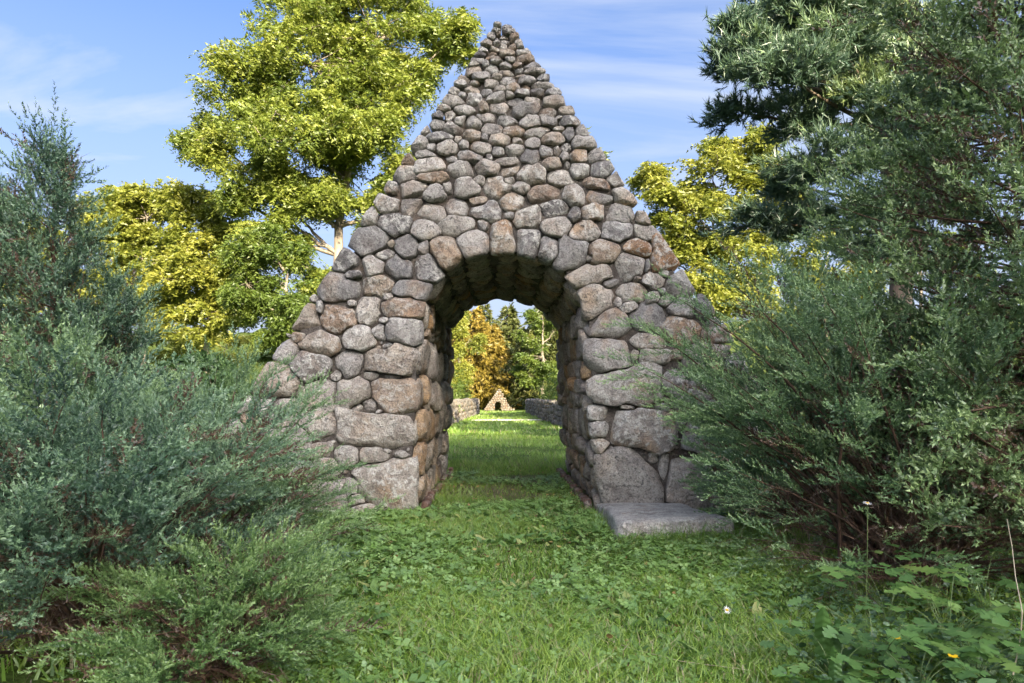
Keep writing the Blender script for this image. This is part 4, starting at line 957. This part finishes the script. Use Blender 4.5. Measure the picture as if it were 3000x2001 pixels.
# vine-covered rounded shrub behind the left junipers
def broad_leaf(seed):
    q = np.random.default_rng(seed); w = 0.42
    o = [(0, 0), (0.25, w), (0.6, w * 0.9), (1, 0), (0.6, -w * .9), (0.25, -w)]; z = 0.12
    pts = np.array([[x, y, -abs(y) * 0.3 - 0.15 * x * x] for x, y in o]); T = [[pts[0], pts[i], pts[i + 1]] for i in range(1, 5)]
    return np.array(T), np.full(4, 0.0)
BL = [broad_leaf(0)]
M['vine'] = leaf_mat('vine_leaves', [(0, (0.05, 0.10, 0.03)), (0.5, (0.10, 0.19, 0.05)), (1, (0.18, 0.28, 0.07))], 0.3, 0.08)
def mound(name, label, c, rad, n, seed, size=(0.10, 0.18)):
    global R
    R = np.random.default_rng(seed); root = empty(name, (c[0], c[1], 0), label, 'shrub'); v = norm(R.normal(size=(n, 3))); v[:, 2] = np.abs(v[:, 2]); k = 1 + 0.07 * SinNoise(4.0, 8, seed)(v)[:, None]
    pos = np.array(c) + v * np.array(rad) * k * R.uniform(0.86, 1.02, (n, 1)); d = v * np.array([1, 1, -0.2]) + R.normal(size=(n, 3)) * 0.35 + np.array([0, 0, -0.25])
    V, F, r = instance(BL, pos, d, R.uniform(*size, n), np.clip(R.normal(0.5, 0.2, n), 0, 1), R.uniform(-0.4, 0.4, n)); s = Soup(); s.add(V, F, r); s.build('foliage', M['vine'], root)
    w = Soup()
    for i in range(14): e = np.array(c) + v[i] * np.array(rad) * 0.85; tube(w, bez((c[0] + R.normal() * .1, c[1] + R.normal() * .1, 0), (np.array([c[0], c[1], 0]) + e) / 2 + np.array([0, 0, .3]), e, 7), 0.03, 0.008, 5, 0.5)
    w.build('stems', M['jun_bark'], root, True)
mound('vine_shrub', 'rounded shrub covered in bright green vine leaves behind the junipers', (-6.1, 12.6, 0.2), (1.25, 1.1, 1.95), 5200, 99)

# ------------------------------------------------------------------ lawn
def in_arch(X, Y): return (Y > YF - 0.1) & (Y < YF + DEPTH) & ((X < -0.98) | (X > 1.02)) & (X > lb[0]) & (X < rb[0])
gn = SinNoise(1.8, 9, 200); gn2 = SinNoise(5.0, 9, 201)
def lawn():
    global R
    R = np.random.default_rng(202)
    parts = []
    def zone(x0, x1, y0, y1, dens, L, w, soil=0.0, fan=None):
        n = int((x1 - x0) * (y1 - y0) * dens); X = R.uniform(x0, x1, n); Y = R.uniform(y0, y1, n)
        if fan: X = X * (Y * fan)
        W = np.stack([X, Y, 0 * X], -1); k = (gn(W) + 0.5 * gn2(W)); keep = (R.random(n) < np.clip(0.75 + 0.35 * k, 0.15, 1)) & ~in_arch(X, Y)
        bare = (Y > 8.5) & (Y < 10.9) & (np.abs(X) < 1.1); keep &= ~(bare & (R.random(n) < 0.86))
        keep &= ~((X > 1.03) & (X < 2.12) & (Y > 5.98) & (Y < 7.6))
        parts.append((X[keep], Y[keep], L * np.clip(1 + 0.5 * k[keep], 0.4, 2.2) * R.uniform(0.5, 1.4, keep.sum()), w * R.uniform(0.7, 1.3, keep.sum()), k[keep]))
    zone(-1.7, 2.6, 2.5, 5.2, 5000, 0.07, 0.0075)
    zone(-1.9, 2.6, 5.2, 7.6, 4400, 0.07, 0.0085)
    zone(-1.05, 1.15, 7.5, 11.3, 4500, 0.065, 0.008)
    zone(-0.16, 0.16, 11.3, 24, 5200, 0.10, 0.015, fan=1.0)
    zone(-0.12, 0.12, 24, 60, 3600, 0.13, 0.035, fan=1.0)
    zone(0.95, 2.15, 5.72, 5.97, 1500, 0.15, 0.008); zone(0.92, 1.05, 5.9, 7.4, 1800, 0.14, 0.008); zone(-2.4, -0.95, 7.12, 7.36, 1100, 0.13, 0.009); zone(-0.95, -0.84, 7.5, 11.2, 1500, 0.12, 0.009); zone(0.86, 0.98, 7.5, 11.2, 1500, 0.12, 0.009)
    zone(-9, -1.9, 3, 13, 700, 0.12, 0.014); zone(2.6, 8.5, 3, 13, 700, 0.12, 0.014)
    X, Y, L, w, k = [np.concatenate(z) for z in zip(*parts)]; n = len(X)
    base = np.stack([X, Y, gz_at(X, Y) - 0.004], -1); d = np.stack([R.normal(size=n) * 0.45, R.normal(size=n) * 0.45, np.ones(n)], -1)
    a = norm(np.stack([R.normal(size=n), R.normal(size=n) * 0.5, 0 * X], -1)); s = a * (w / 2)[:, None]
    d = norm(d); mid = base + d * (L * 0.55)[:, None]; tip = base + (d * 0.9 + np.stack([R.normal(size=n), R.normal(size=n), 0 * X], -1) * 0.4) * L[:, None]
    near = Y < 5.2
    T1 = np.stack([base - s, base + s, mid + s * 0.7], 1); T2 = np.stack([base - s, mid + s * 0.7, mid - s * 0.7], 1); T3 = np.stack([mid - s * .7, mid + s * .7, tip], 1)
    TF = np.stack([base - s, base + s, tip], 1)
    V = np.concatenate([T1[near], T2[near], T3[near], TF[~near]]); rr = np.clip(0.42 + 0.12 * k + R.normal(size=n) * 0.17, 0, 0.8); dry = R.random(n) < 0.07 + 0.10 * (gn(np.stack([Y, X, 0 * X], -1)) > 0.9); rr[dry] = R.uniform(0.9, 1.0, dry.sum())
    r = np.repeat(np.concatenate([rr[near]] * 3 + [rr[~near]]), 3)
    S = Soup(); S.add(V.reshape(-1, 3), np.arange(len(V) * 3).reshape(-1, 3), r)
    props(S.build('grass', M['grass']), 'short green grass of the path and lawn', 'grass', kind='stuff')
M['grass'] = leaf_mat('grass_blades', [(0, (0.06, 0.13, 0.014)), (0.45, (0.16, 0.30, 0.028)), (0.8, (0.32, 0.45, 0.07)), (0.88, (0.30, 0.29, 0.11)), (1, (0.40, 0.35, 0.2))], 0.35, 0.06)
lawn()
def clover():
    global R
    R = np.random.default_rng(203); n = 34000
    X = R.uniform(-1.9, 2.3, n); Y = 2.5 + 8.6 * R.random(n) ** 0.8; W = np.stack([X, Y, 0 * X], -1)
    k = SinNoise(2.4, 9, 204)(W) + 0.6 * gn2(W); keep = (k > -0.55 + 0.9 * R.random(n)) & ~in_arch(X, Y) & ~((X > 1.0) & (X < 2.16) & (Y > 6.15) & (Y < 7.6)); X, Y = X[keep], Y[keep]; n = len(X)
    size = R.uniform(0.014, 0.032, n) * (1 + 0.6 * (R.random(n) < 0.06)); c = np.stack([X, Y, gz_at(X, Y) + R.uniform(0.03, 0.08, n)], -1); tilt = R.normal(size=(n, 2)) * 0.35
    T, r = [], []; rv = np.clip(R.normal(0.5, 0.17, n), 0, 1)
    for j in range(3):
        a = R.uniform(0, 0.4, n) + j * 2 * PI / 3; u = norm(np.stack([np.cos(a), np.sin(a), tilt[:, 0] * np.cos(a) + tilt[:, 1] * np.sin(a)], -1)); v = norm(np.stack([-np.sin(a), np.cos(a), tilt[:, 1] * np.cos(a) - tilt[:, 0] * np.sin(a)], -1)); S = size[:, None]
        p1 = c + u * S * 0.75 + v * S * 0.55; p2 = c + u * S * 0.75 - v * S * 0.55; p3 = c + u * S * 1.25 + np.array([0, 0, 0.002])
        T += [np.stack([c, p2, p1], 1), np.stack([p2, p3, p1], 1)]; r += [rv, rv]
    V = np.concatenate(T); S = Soup(); S.add(V.reshape(-1, 3), np.arange(len(V) * 3).reshape(-1, 3), np.repeat(np.concatenate(r), 3))
    props(S.build('clover', M['clover']), 'small round clover leaves mixed into the grass path', 'clover', kind='stuff')
M['clover'] = leaf_mat('clover_leaves', [(0, (0.09, 0.18, 0.035)), (0.5, (0.19, 0.34, 0.07)), (0.9, (0.33, 0.49, 0.15)), (1, (0.42, 0.48, 0.16))], 0.3, 0.10, 0.4)
clover()

def fallen_leaves():
    global R
    R = np.random.default_rng(207); n = 420
    X = R.normal(size=n) * 0.9; Y = R.uniform(2.7, 11.2, n); X = np.where(Y > 7.3, np.clip(X, -0.85, 0.9), X)
    pos = np.stack([X, Y, gz_at(X, Y) + R.uniform(0.03, 0.07, n)], -1); a = R.uniform(0, 2 * PI, n)
    V, F, r = instance(BL, pos, np.stack([np.cos(a), np.sin(a), R.normal(size=n) * 0.25], -1), R.uniform(0.02, 0.045, n), R.random(n), R.normal(size=n) * 0.5)
    s = Soup(); s.add(V, F, r); props(s.build('fallen_leaves', M['dry_leaf']), 'dry brown fallen leaves scattered over the path', 'leaves', kind='stuff')
M['dry_leaf'] = leaf_mat('dry_leaves', [(0, (0.16, 0.09, 0.04)), (0.5, (0.30, 0.19, 0.08)), (1, (0.42, 0.33, 0.12))], 0.15, 0.04)
fallen_leaves()
# ------------------------------------------------------------------ wild plants in the lower corner
def ribbon_leaf(L, w, n=12, wave=0.0, bend=0.5, q=None, side=5, serr=0.0):
    """broad blade along +x with midrib, arching over; returns V, F(quads)"""
    t = np.linspace(0, 1, n); wd = w * np.sin(np.clip(t * 0.94 + 0.06, 0, 1) * PI) ** 0.6
    V = []
    for i, (tt, ww) in enumerate(zip(t, wd)):
        for s in np.linspace(-1, 1, side):
            ed = 1 + serr * (q.normal() if abs(s) > .9 else 0)
            V.append([L * (math.sin(tt * bend) / bend), s * ww * ed, L * (math.cos(tt * bend) - 1) / bend * 1.0 + abs(s) * ww * 0.35 + wave * math.sin(tt * 60 + 5 * abs(s)) * ww])
    i = np.arange(n - 1)[:, None] * side + np.arange(side - 1)[None]
    return np.array(V), np.stack([i, i + 1, i + side + 1, i + side], -1).reshape(-1, 4)
def place(V, pos, d, roll=0.0):
    Bm = basis(np.asarray(d, float)[None], np.array([roll]))[0]; return V @ Bm + np.asarray(pos)
def lobed(q, L=1.0, w=0.42, lobes=3):
    """scalloped leaflet outline as a fan around the midrib"""
    t = np.linspace(0, 1, 14 if lobes else 8); up = [[x, w * math.sin(x ** 0.8 * PI) ** 0.55 * (1 + 0.30 * math.cos(x * lobes * 2 * PI + PI) + q.normal() * 0.05), -0.12 * x * x + 0.10 * w * math.sin(x * 9)] for x in t[1:-1]]
    o = [[0, 0, 0]] + up + [[1, 0, -0.14]] + [[x, -y, z] for x, y, z in up[::-1]]
    V = np.array([[0.5, 0, -0.06]] + o) * L; n = len(o)
    return V, np.array([[0, 1 + i, 1 + (i + 1) % n] for i in range(n)])
M['weed'] = leaf_mat('celandine_leaves', [(0, (0.07, 0.15, 0.045)), (0.5, (0.12, 0.24, 0.06)), (0.85, (0.20, 0.33, 0.08)), (1, (0.34, 0.36, 0.12))], 0.35, 0.05)
M['dock'] = leaf_mat('dock_leaves', [(0, (0.08, 0.18, 0.04)), (1, (0.15, 0.30, 0.07))], 0.3, 0.10, 0.35)
M['violet'] = leaf_mat('violet_leaves', [(0, (0.05, 0.11, 0.045)), (0.5, (0.09, 0.18, 0.065)), (1, (0.15, 0.26, 0.09))], 0.25, 0.09, 0.4)
M['fern'] = leaf_mat('fern_fronds', [(0, (0.06, 0.12, 0.035)), (1, (0.12, 0.22, 0.06))], 0.35, 0.04)
M['stem'] = leaf_mat('green_stems', [(0, (0.12, 0.2, 0.06)), (1, (0.2, 0.26, 0.09))], 0.1, 0.05)
M['yellow'] = leaf_mat('yellow_petals', [(0, (0.75, 0.45, 0.01)), (1, (0.8, 0.55, 0.02))], 0.2, 0.03)
M['white'] = leaf_mat('white_petals', [(0, (0.75, 0.75, 0.75)), (1, (0.8, 0.8, 0.8))], 0.2, 0.03, tint=(1, 1, 1))
M['straw'] = leaf_mat('dry_straw', [(0, (0.38, 0.32, 0.22)), (1, (0.5, 0.43, 0.3))], 0.05, 0.03)
def gpt(px, py):                                       # photo pixel on the ground
    Y = FPX * CAMZ / (py - HZ); return np.array([(px - CX) / FPX * Y, Y, 0.0])
def celandine(label, base, h, nl, seed, flowers=()):
    q = np.random.default_rng(seed); root = empty('celandine_plant', tuple(base), label, 'wild plant', 'celandine plants by the juniper')
    lf, st = Soup(), Soup()
    for i in range(nl):
        a = i * 2.4 + q.normal() * 0.4; hh = h * q.uniform(0.45, 1.0); rr = h * q.uniform(0.2, 0.75)
        e = base + np.array([math.cos(a) * rr, math.sin(a) * rr, hh]); pts = bez(base, base + np.array([math.cos(a) * rr * 0.25, math.sin(a) * rr * .25, hh * 0.8]), e, 7); tube(st, pts, 0.0026, 0.0015, 4, 0.5)
        ax = norm(np.array([math.cos(a), math.sin(a), 0.05 + q.normal() * .1])); sd_ = norm(np.cross([0, 0, 1.0], ax)); LL = q.uniform(0.10, 0.17); hue = np.clip(q.normal(0.5, 0.2), 0, 1)
        for (t, s) in ((0.0, 1), (0.05, -1), (0.45, 1), (0.5, -1), (0.85, 0)):
            d = ax * (1 if s == 0 else 0.35) + sd_ * s * 0.95 + np.array([0, 0, q.normal() * 0.15]); size = LL * (0.62 if s == 0 else 0.45 + 0.1 * t)
            V, F = lobed(q, size, 0.40 if s == 0 else 0.44, 3); lf.add(place(V, e + ax * LL * t, d, q.normal() * 0.25), F, np.clip(hue + q.normal() * 0.07, 0, 1))
        tube(st, [e, e + ax * LL * 0.5, e + ax * LL * 0.9], 0.0015, 0.001, 3, 0.5)
    lf.build('leaves', M['weed'], root); st.build('stems', M['stem'], root)
    for f in flowers:
        f = np.array(f); fl = Soup(); tube_ = Soup()
        for k in range(4):
            a = k * PI / 2 + 0.4; V, F = lobed(q, 0.024, 0.55, 0); fl.add(place(V, f, (math.cos(a), math.sin(a), 0.35), 0), F, 0.5)
        fo = fl.build('flower', M['yellow'], root); tube(tube_, bez(base, (base + f) / 2 + np.array([0, 0, .05]), f, 7), 0.002, 0.0014, 4, 0.5); tube_.build('flower_stalk', M['stem'], root)
cl = [(2560, 1990, 0.34, 11, 'scalloped green celandine with one yellow flower beside the twisted dock leaf'), (2780, 1930, 0.42, 12, 'tall scalloped celandine below the bare juniper branches, ferns at its side'),
      (2600, 1850, 0.40, 12, 'celandine with pale new leaves under the hanging dead spray'), (2860, 2030, 0.30, 10, 'low celandine with a large yellow flower next to the ferns'), (2450, 2040, 0.26, 9, 'small celandine between the dock and the grass'),
      (2720, 1800, 0.42, 10, 'celandine deep in the shade of the bare branches'), (2880, 1820, 0.4, 9, 'celandine reaching up into the dark branches behind the ferns'), (2690, 2060, 0.26, 9, 'celandine carrying a white bud among its low leaves')]
for i, (px, py, h, nl, lab) in enumerate(cl):
    g = gpt(px, py); fl = []
    if i == 0: fl = [P(2625, 1870, g[1] - 0.25)]
    if i == 3: fl = [P(2793, 1925, g[1] - 0.25)]
    celandine(lab, g, h, nl, 300 + i, fl)
def dock(label, base, leaves, seed):
    q = np.random.default_rng(seed); root = empty('dock_plant', tuple(base), label, 'wild plant', 'dock plants in the corner')
    for (d, L, w, bend, roll) in leaves:
        V, F = ribbon_leaf(L, w, 34, 0.16, bend, q, 9, 0.09); mesh_obj('leaf', place(V, base + np.array([q.normal() * .01, q.normal() * .01, 0.01]), d, roll), F, M['dock'], root, q.random(), True)
g = gpt(2430, 1990); dock('dock with one tall crinkled leaf standing up', g, [((-0.1, -0.1, 1.0), 0.38, 0.042, 0.35, 1.2), ((0.25, 0.05, 1.0), 0.30, 0.032, 0.5, 0.9), ((0.6, 0.1, 0.8), 0.26, 0.03, 0.8, 0.4)], 1)
g = gpt(2440, 2060); dock('dock with toothed leaves arching towards the grass', g, [((-0.8, -0.1, 0.75), 0.34, 0.036, 0.7, 0.3), ((-0.3, -0.3, 0.9), 0.26, 0.032, 0.9, 0.2), ((0.7, -0.1, 0.8), 0.3, 0.03, 0.8, -0.3), ((0.2, 0.2, 1), 0.24, 0.028, 0.6, 0.8)], 2)
g = gpt(1080, 1850); dock('broad pale dock at the edge of the bright green juniper', g, [((0.5, -0.2, 0.8), 0.2, 0.04, 0.9, 0.2), ((-0.1, -0.4, 0.8), 0.18, 0.035, 0.8, 0.5), ((0.9, 0.2, 0.5), 0.2, 0.036, 0.8, 0)], 3)
def fern(label, base, nf, L, seed, az):
    q = np.random.default_rng(seed); root = empty('fern', tuple(base), label, 'fern', 'ferns under the cedar')
    for i in range(nf):
        a = az[0] + (az[1] - az[0]) * (i + 0.5) / nf + q.normal() * .1; hd = np.array([math.cos(a), math.sin(a), 0]); LL = L * q.uniform(0.75, 1.1); T = []
        sp = bez(base, base + hd * LL * 0.35 + np.array([0, 0, LL * 0.75]), base + hd * LL * 0.95 + np.array([0, 0, LL * 0.42]), 24); tg = norm(np.gradient(sp, axis=0)); sd_ = norm(np.cross(tg, [0, 0, 1.0]))
        for k in range(4, 24):
            t = k / 23; pl = LL * 0.30 * math.sin(min(t * 1.15, 1) * PI) ** 0.7 * (1.05 - t) + 0.008
            for s in (1, -1):
                d = norm(sd_[k] * s + tg[k] * 0.35 - np.array([0, 0, 0.15])); u = np.linspace(0.08, 1, 9); pp = sp[k] + d * (u * pl)[:, None]
                pw = 0.16 * pl * (1.1 - u)
                for sgn in (1, -1):
                    e = pp + norm(tg[k] * sgn + d * 0.5) * (pw * 1.5)[:, None]; T.append(np.stack([pp - d * 0.05 * pl, pp + d * 0.05 * pl, e], 1))
        T = np.concatenate(T); s = Soup(); s.add(T.reshape(-1, 3), np.arange(len(T) * 3).reshape(-1, 3), np.clip(q.normal(.5, .2), 0, 1)); fr = s.build('frond', M['fern'], root)
        s2 = Soup(); tube(s2, sp, 0.002, 0.0008, 4, 0.5); s2.build('frond_stalk', M['stem'], fr)
fern('fern with broad lacy fronds under the cedar', gpt(2990, 1960), 6, 0.42, 11, (1.7, 4.4)); fern('low fern spreading by the dry curved stalk', gpt(2920, 2040), 6, 0.34, 12, (1.2, 4.6)); fern('small fern tucked behind the tallest celandine', gpt(2960, 1850), 5, 0.36, 13, (2.0, 4.2))
def daisy(label, head, foot, tilt, seed):
    q = np.random.default_rng(seed); head = np.array(head); root = empty('daisy', tuple(foot), label, 'flower', 'white daisies'); st = Soup(); tube(st, bez(foot, (np.array(foot) + head) / 2 + np.array([0.02, 0.01, 0.02]), head, 8), 0.0022, 0.0016, 4, 0.5)
    n = norm(np.array(tilt, float)); u = norm(np.cross(n, [0.3, 1, 0.2])); v = np.cross(n, u)
    for k in range(13):
        a = k * 2 * PI / 13 + q.normal() * .05; d = u * math.cos(a) + v * math.sin(a); V, F = lobed(q, 0.021 * q.uniform(.85, 1.1), 0.19, 0); mesh_obj('petal', place(V, head + d * 0.004, d + n * 0.15, 0), F, M['white'], root, 0.5)
    V = np.array([[0, 0, 1.0]] + [[math.cos(t) * math.cos(p), math.sin(t) * math.cos(p), math.sin(p)] for p in (0.9, 0.4, 0) for t in np.arange(8) * PI / 4]) * np.array([0.0085, 0.0085, 0.005])
    F3 = np.array([[0, 1 + j, 1 + (j + 1) % 8] for j in range(8)]); F4 = np.array([[1 + k * 8 + j, 1 + k * 8 + 8 + j, 1 + k * 8 + 8 + (j + 1) % 8, 1 + k * 8 + (j + 1) % 8] for k in range(2) for j in range(8)])
    mesh_obj('flower_centre', V[:, :1] * u + V[:, 1:2] * v + V[:, 2:] * n + head, [F3, F4], M['yellow'], root, 0.5, True); st.build('stalk', M['stem'], root)
g = gpt(2135, 1860); daisy('white daisy with a yellow centre in the grass edge', P(2130, 1787, g[1]), g, (-0.1, -0.7, 0.7), 1)
g = gpt(2530, 1930); daisy('white daisy nodding on a tall stalk before the bare branches', P(2541, 1474, g[1]), g, (0.0, -0.2, 1), 2)
# dry stalk at the edge
def stalk(label, pts, r0, r1):
    root = Soup(); p = np.array(pts); t = np.linspace(0, 1, 24); ts = np.linspace(0, 1, len(p)); tube(root, np.stack([np.interp(t, ts, p[:, i]) for i in range(3)], -1), r0, r1, 5, 0.6)
    o = root.build('dry_stalk', M['straw'], None, True); props(o, label, 'stalk', 'dry stalks')
g = gpt(2950, 2060); stalk('long dry stalk bending past the ferns up to the cedar', [(g[0], g[1], 0), P(2990, 1870, 2.9), P(2995, 1790, 2.9), P(2975, 1690, 3.0), P(2965, 1600, 3.1), P(2950, 1520, 3.2)], 0.0035, 0.0015)
stalk('long pale straw lying across the grass near the daisy', [gpt(1740, 1885) + [0, 0, .05], gpt(1850, 1935) + [0, 0, .06], gpt(2000, 1975) + [0, 0, .06], gpt(2200, 1995) + [0, 0, .05]], 0.002, 0.0012)
stalk('thin straw standing crooked in the lawn', [gpt(1950, 1980) + [0, 0, 0], gpt(1965, 1930) + [0, 0, .03], gpt(1980, 1840) + [0, 0, .02]], 0.0015, 0.001)
# violets and mixed low leaves between the plants
def violets():
    global R
    R = np.random.default_rng(310); n = 2700
    V0, F0 = lobed(R, 1.0, 0.5, 0); proto = [(V0[F0] * np.array([1, 1, 1.0]), np.zeros(len(F0)))]
    px = R.uniform(2150, 3080, n); py = 1700 + 380 * R.random(n) ** 0.8
    keep = px > 2290 + 90 * np.clip((py - 1850) / 150, -1, 1) + R.normal(size=n) * 60
    px, py = px[keep], py[keep]; Y = FPX * CAMZ / (py - HZ); X = (px - CX) / FPX * Y; n = len(X)
    pos = np.stack([X, Y, R.uniform(0.03, 0.13, n)], -1); a = R.uniform(0, 2 * PI, n); d = np.stack([np.cos(a), np.sin(a), R.normal(size=n) * 0.3 - 0.1], -1)
    V, F, r = instance(proto, pos, d, R.uniform(0.022, 0.05, n), np.clip(R.normal(0.45, 0.2, n), 0, 1), R.normal(size=n) * 0.35); s = Soup(); s.add(V, F, r); props(s.build('violet_leaves', M['violet']), 'heart-shaped violet leaves covering the ground under the juniper', 'ground cover', kind='stuff')
violets()
def broad_weeds():
    global R
    R = np.random.default_rng(311); n = 1500
    V0, F0 = lobed(R, 1.0, 0.27, 0); proto = [(V0[F0], np.zeros(len(F0)))]
    X = R.uniform(-1.6, 2.2, n); Y = 2.6 + 5.0 * R.random(n); k = SinNoise(1.5, 8, 312)(np.stack([X, Y, 0 * X], -1)); keep = (k > 0.0) & ~((X > 0.98) & (Y > 6.1)); X, Y = X[keep], Y[keep]
    P_, D_ = [], []
    for x, y in zip(X, Y):
        m = R.integers(3, 7)
        for j in range(m): a = R.uniform(0, 6.28); P_.append([x, y, 0.015]); D_.append([math.cos(a), math.sin(a), R.uniform(0.3, 0.9)])
    n = len(P_); V, F, r = instance(proto, P_, D_, R.uniform(0.05, 0.09, n) * (1 + 0.7 * (R.random(n) < 0.25)), np.clip(R.normal(0.66, 0.2, n), 0, 1)); s = Soup(); s.add(V, F, r); props(s.build('lawn_weeds', M['weed']), 'small broad-leaved weeds scattered through the grass path', 'weeds', kind='stuff')
broad_weeds()
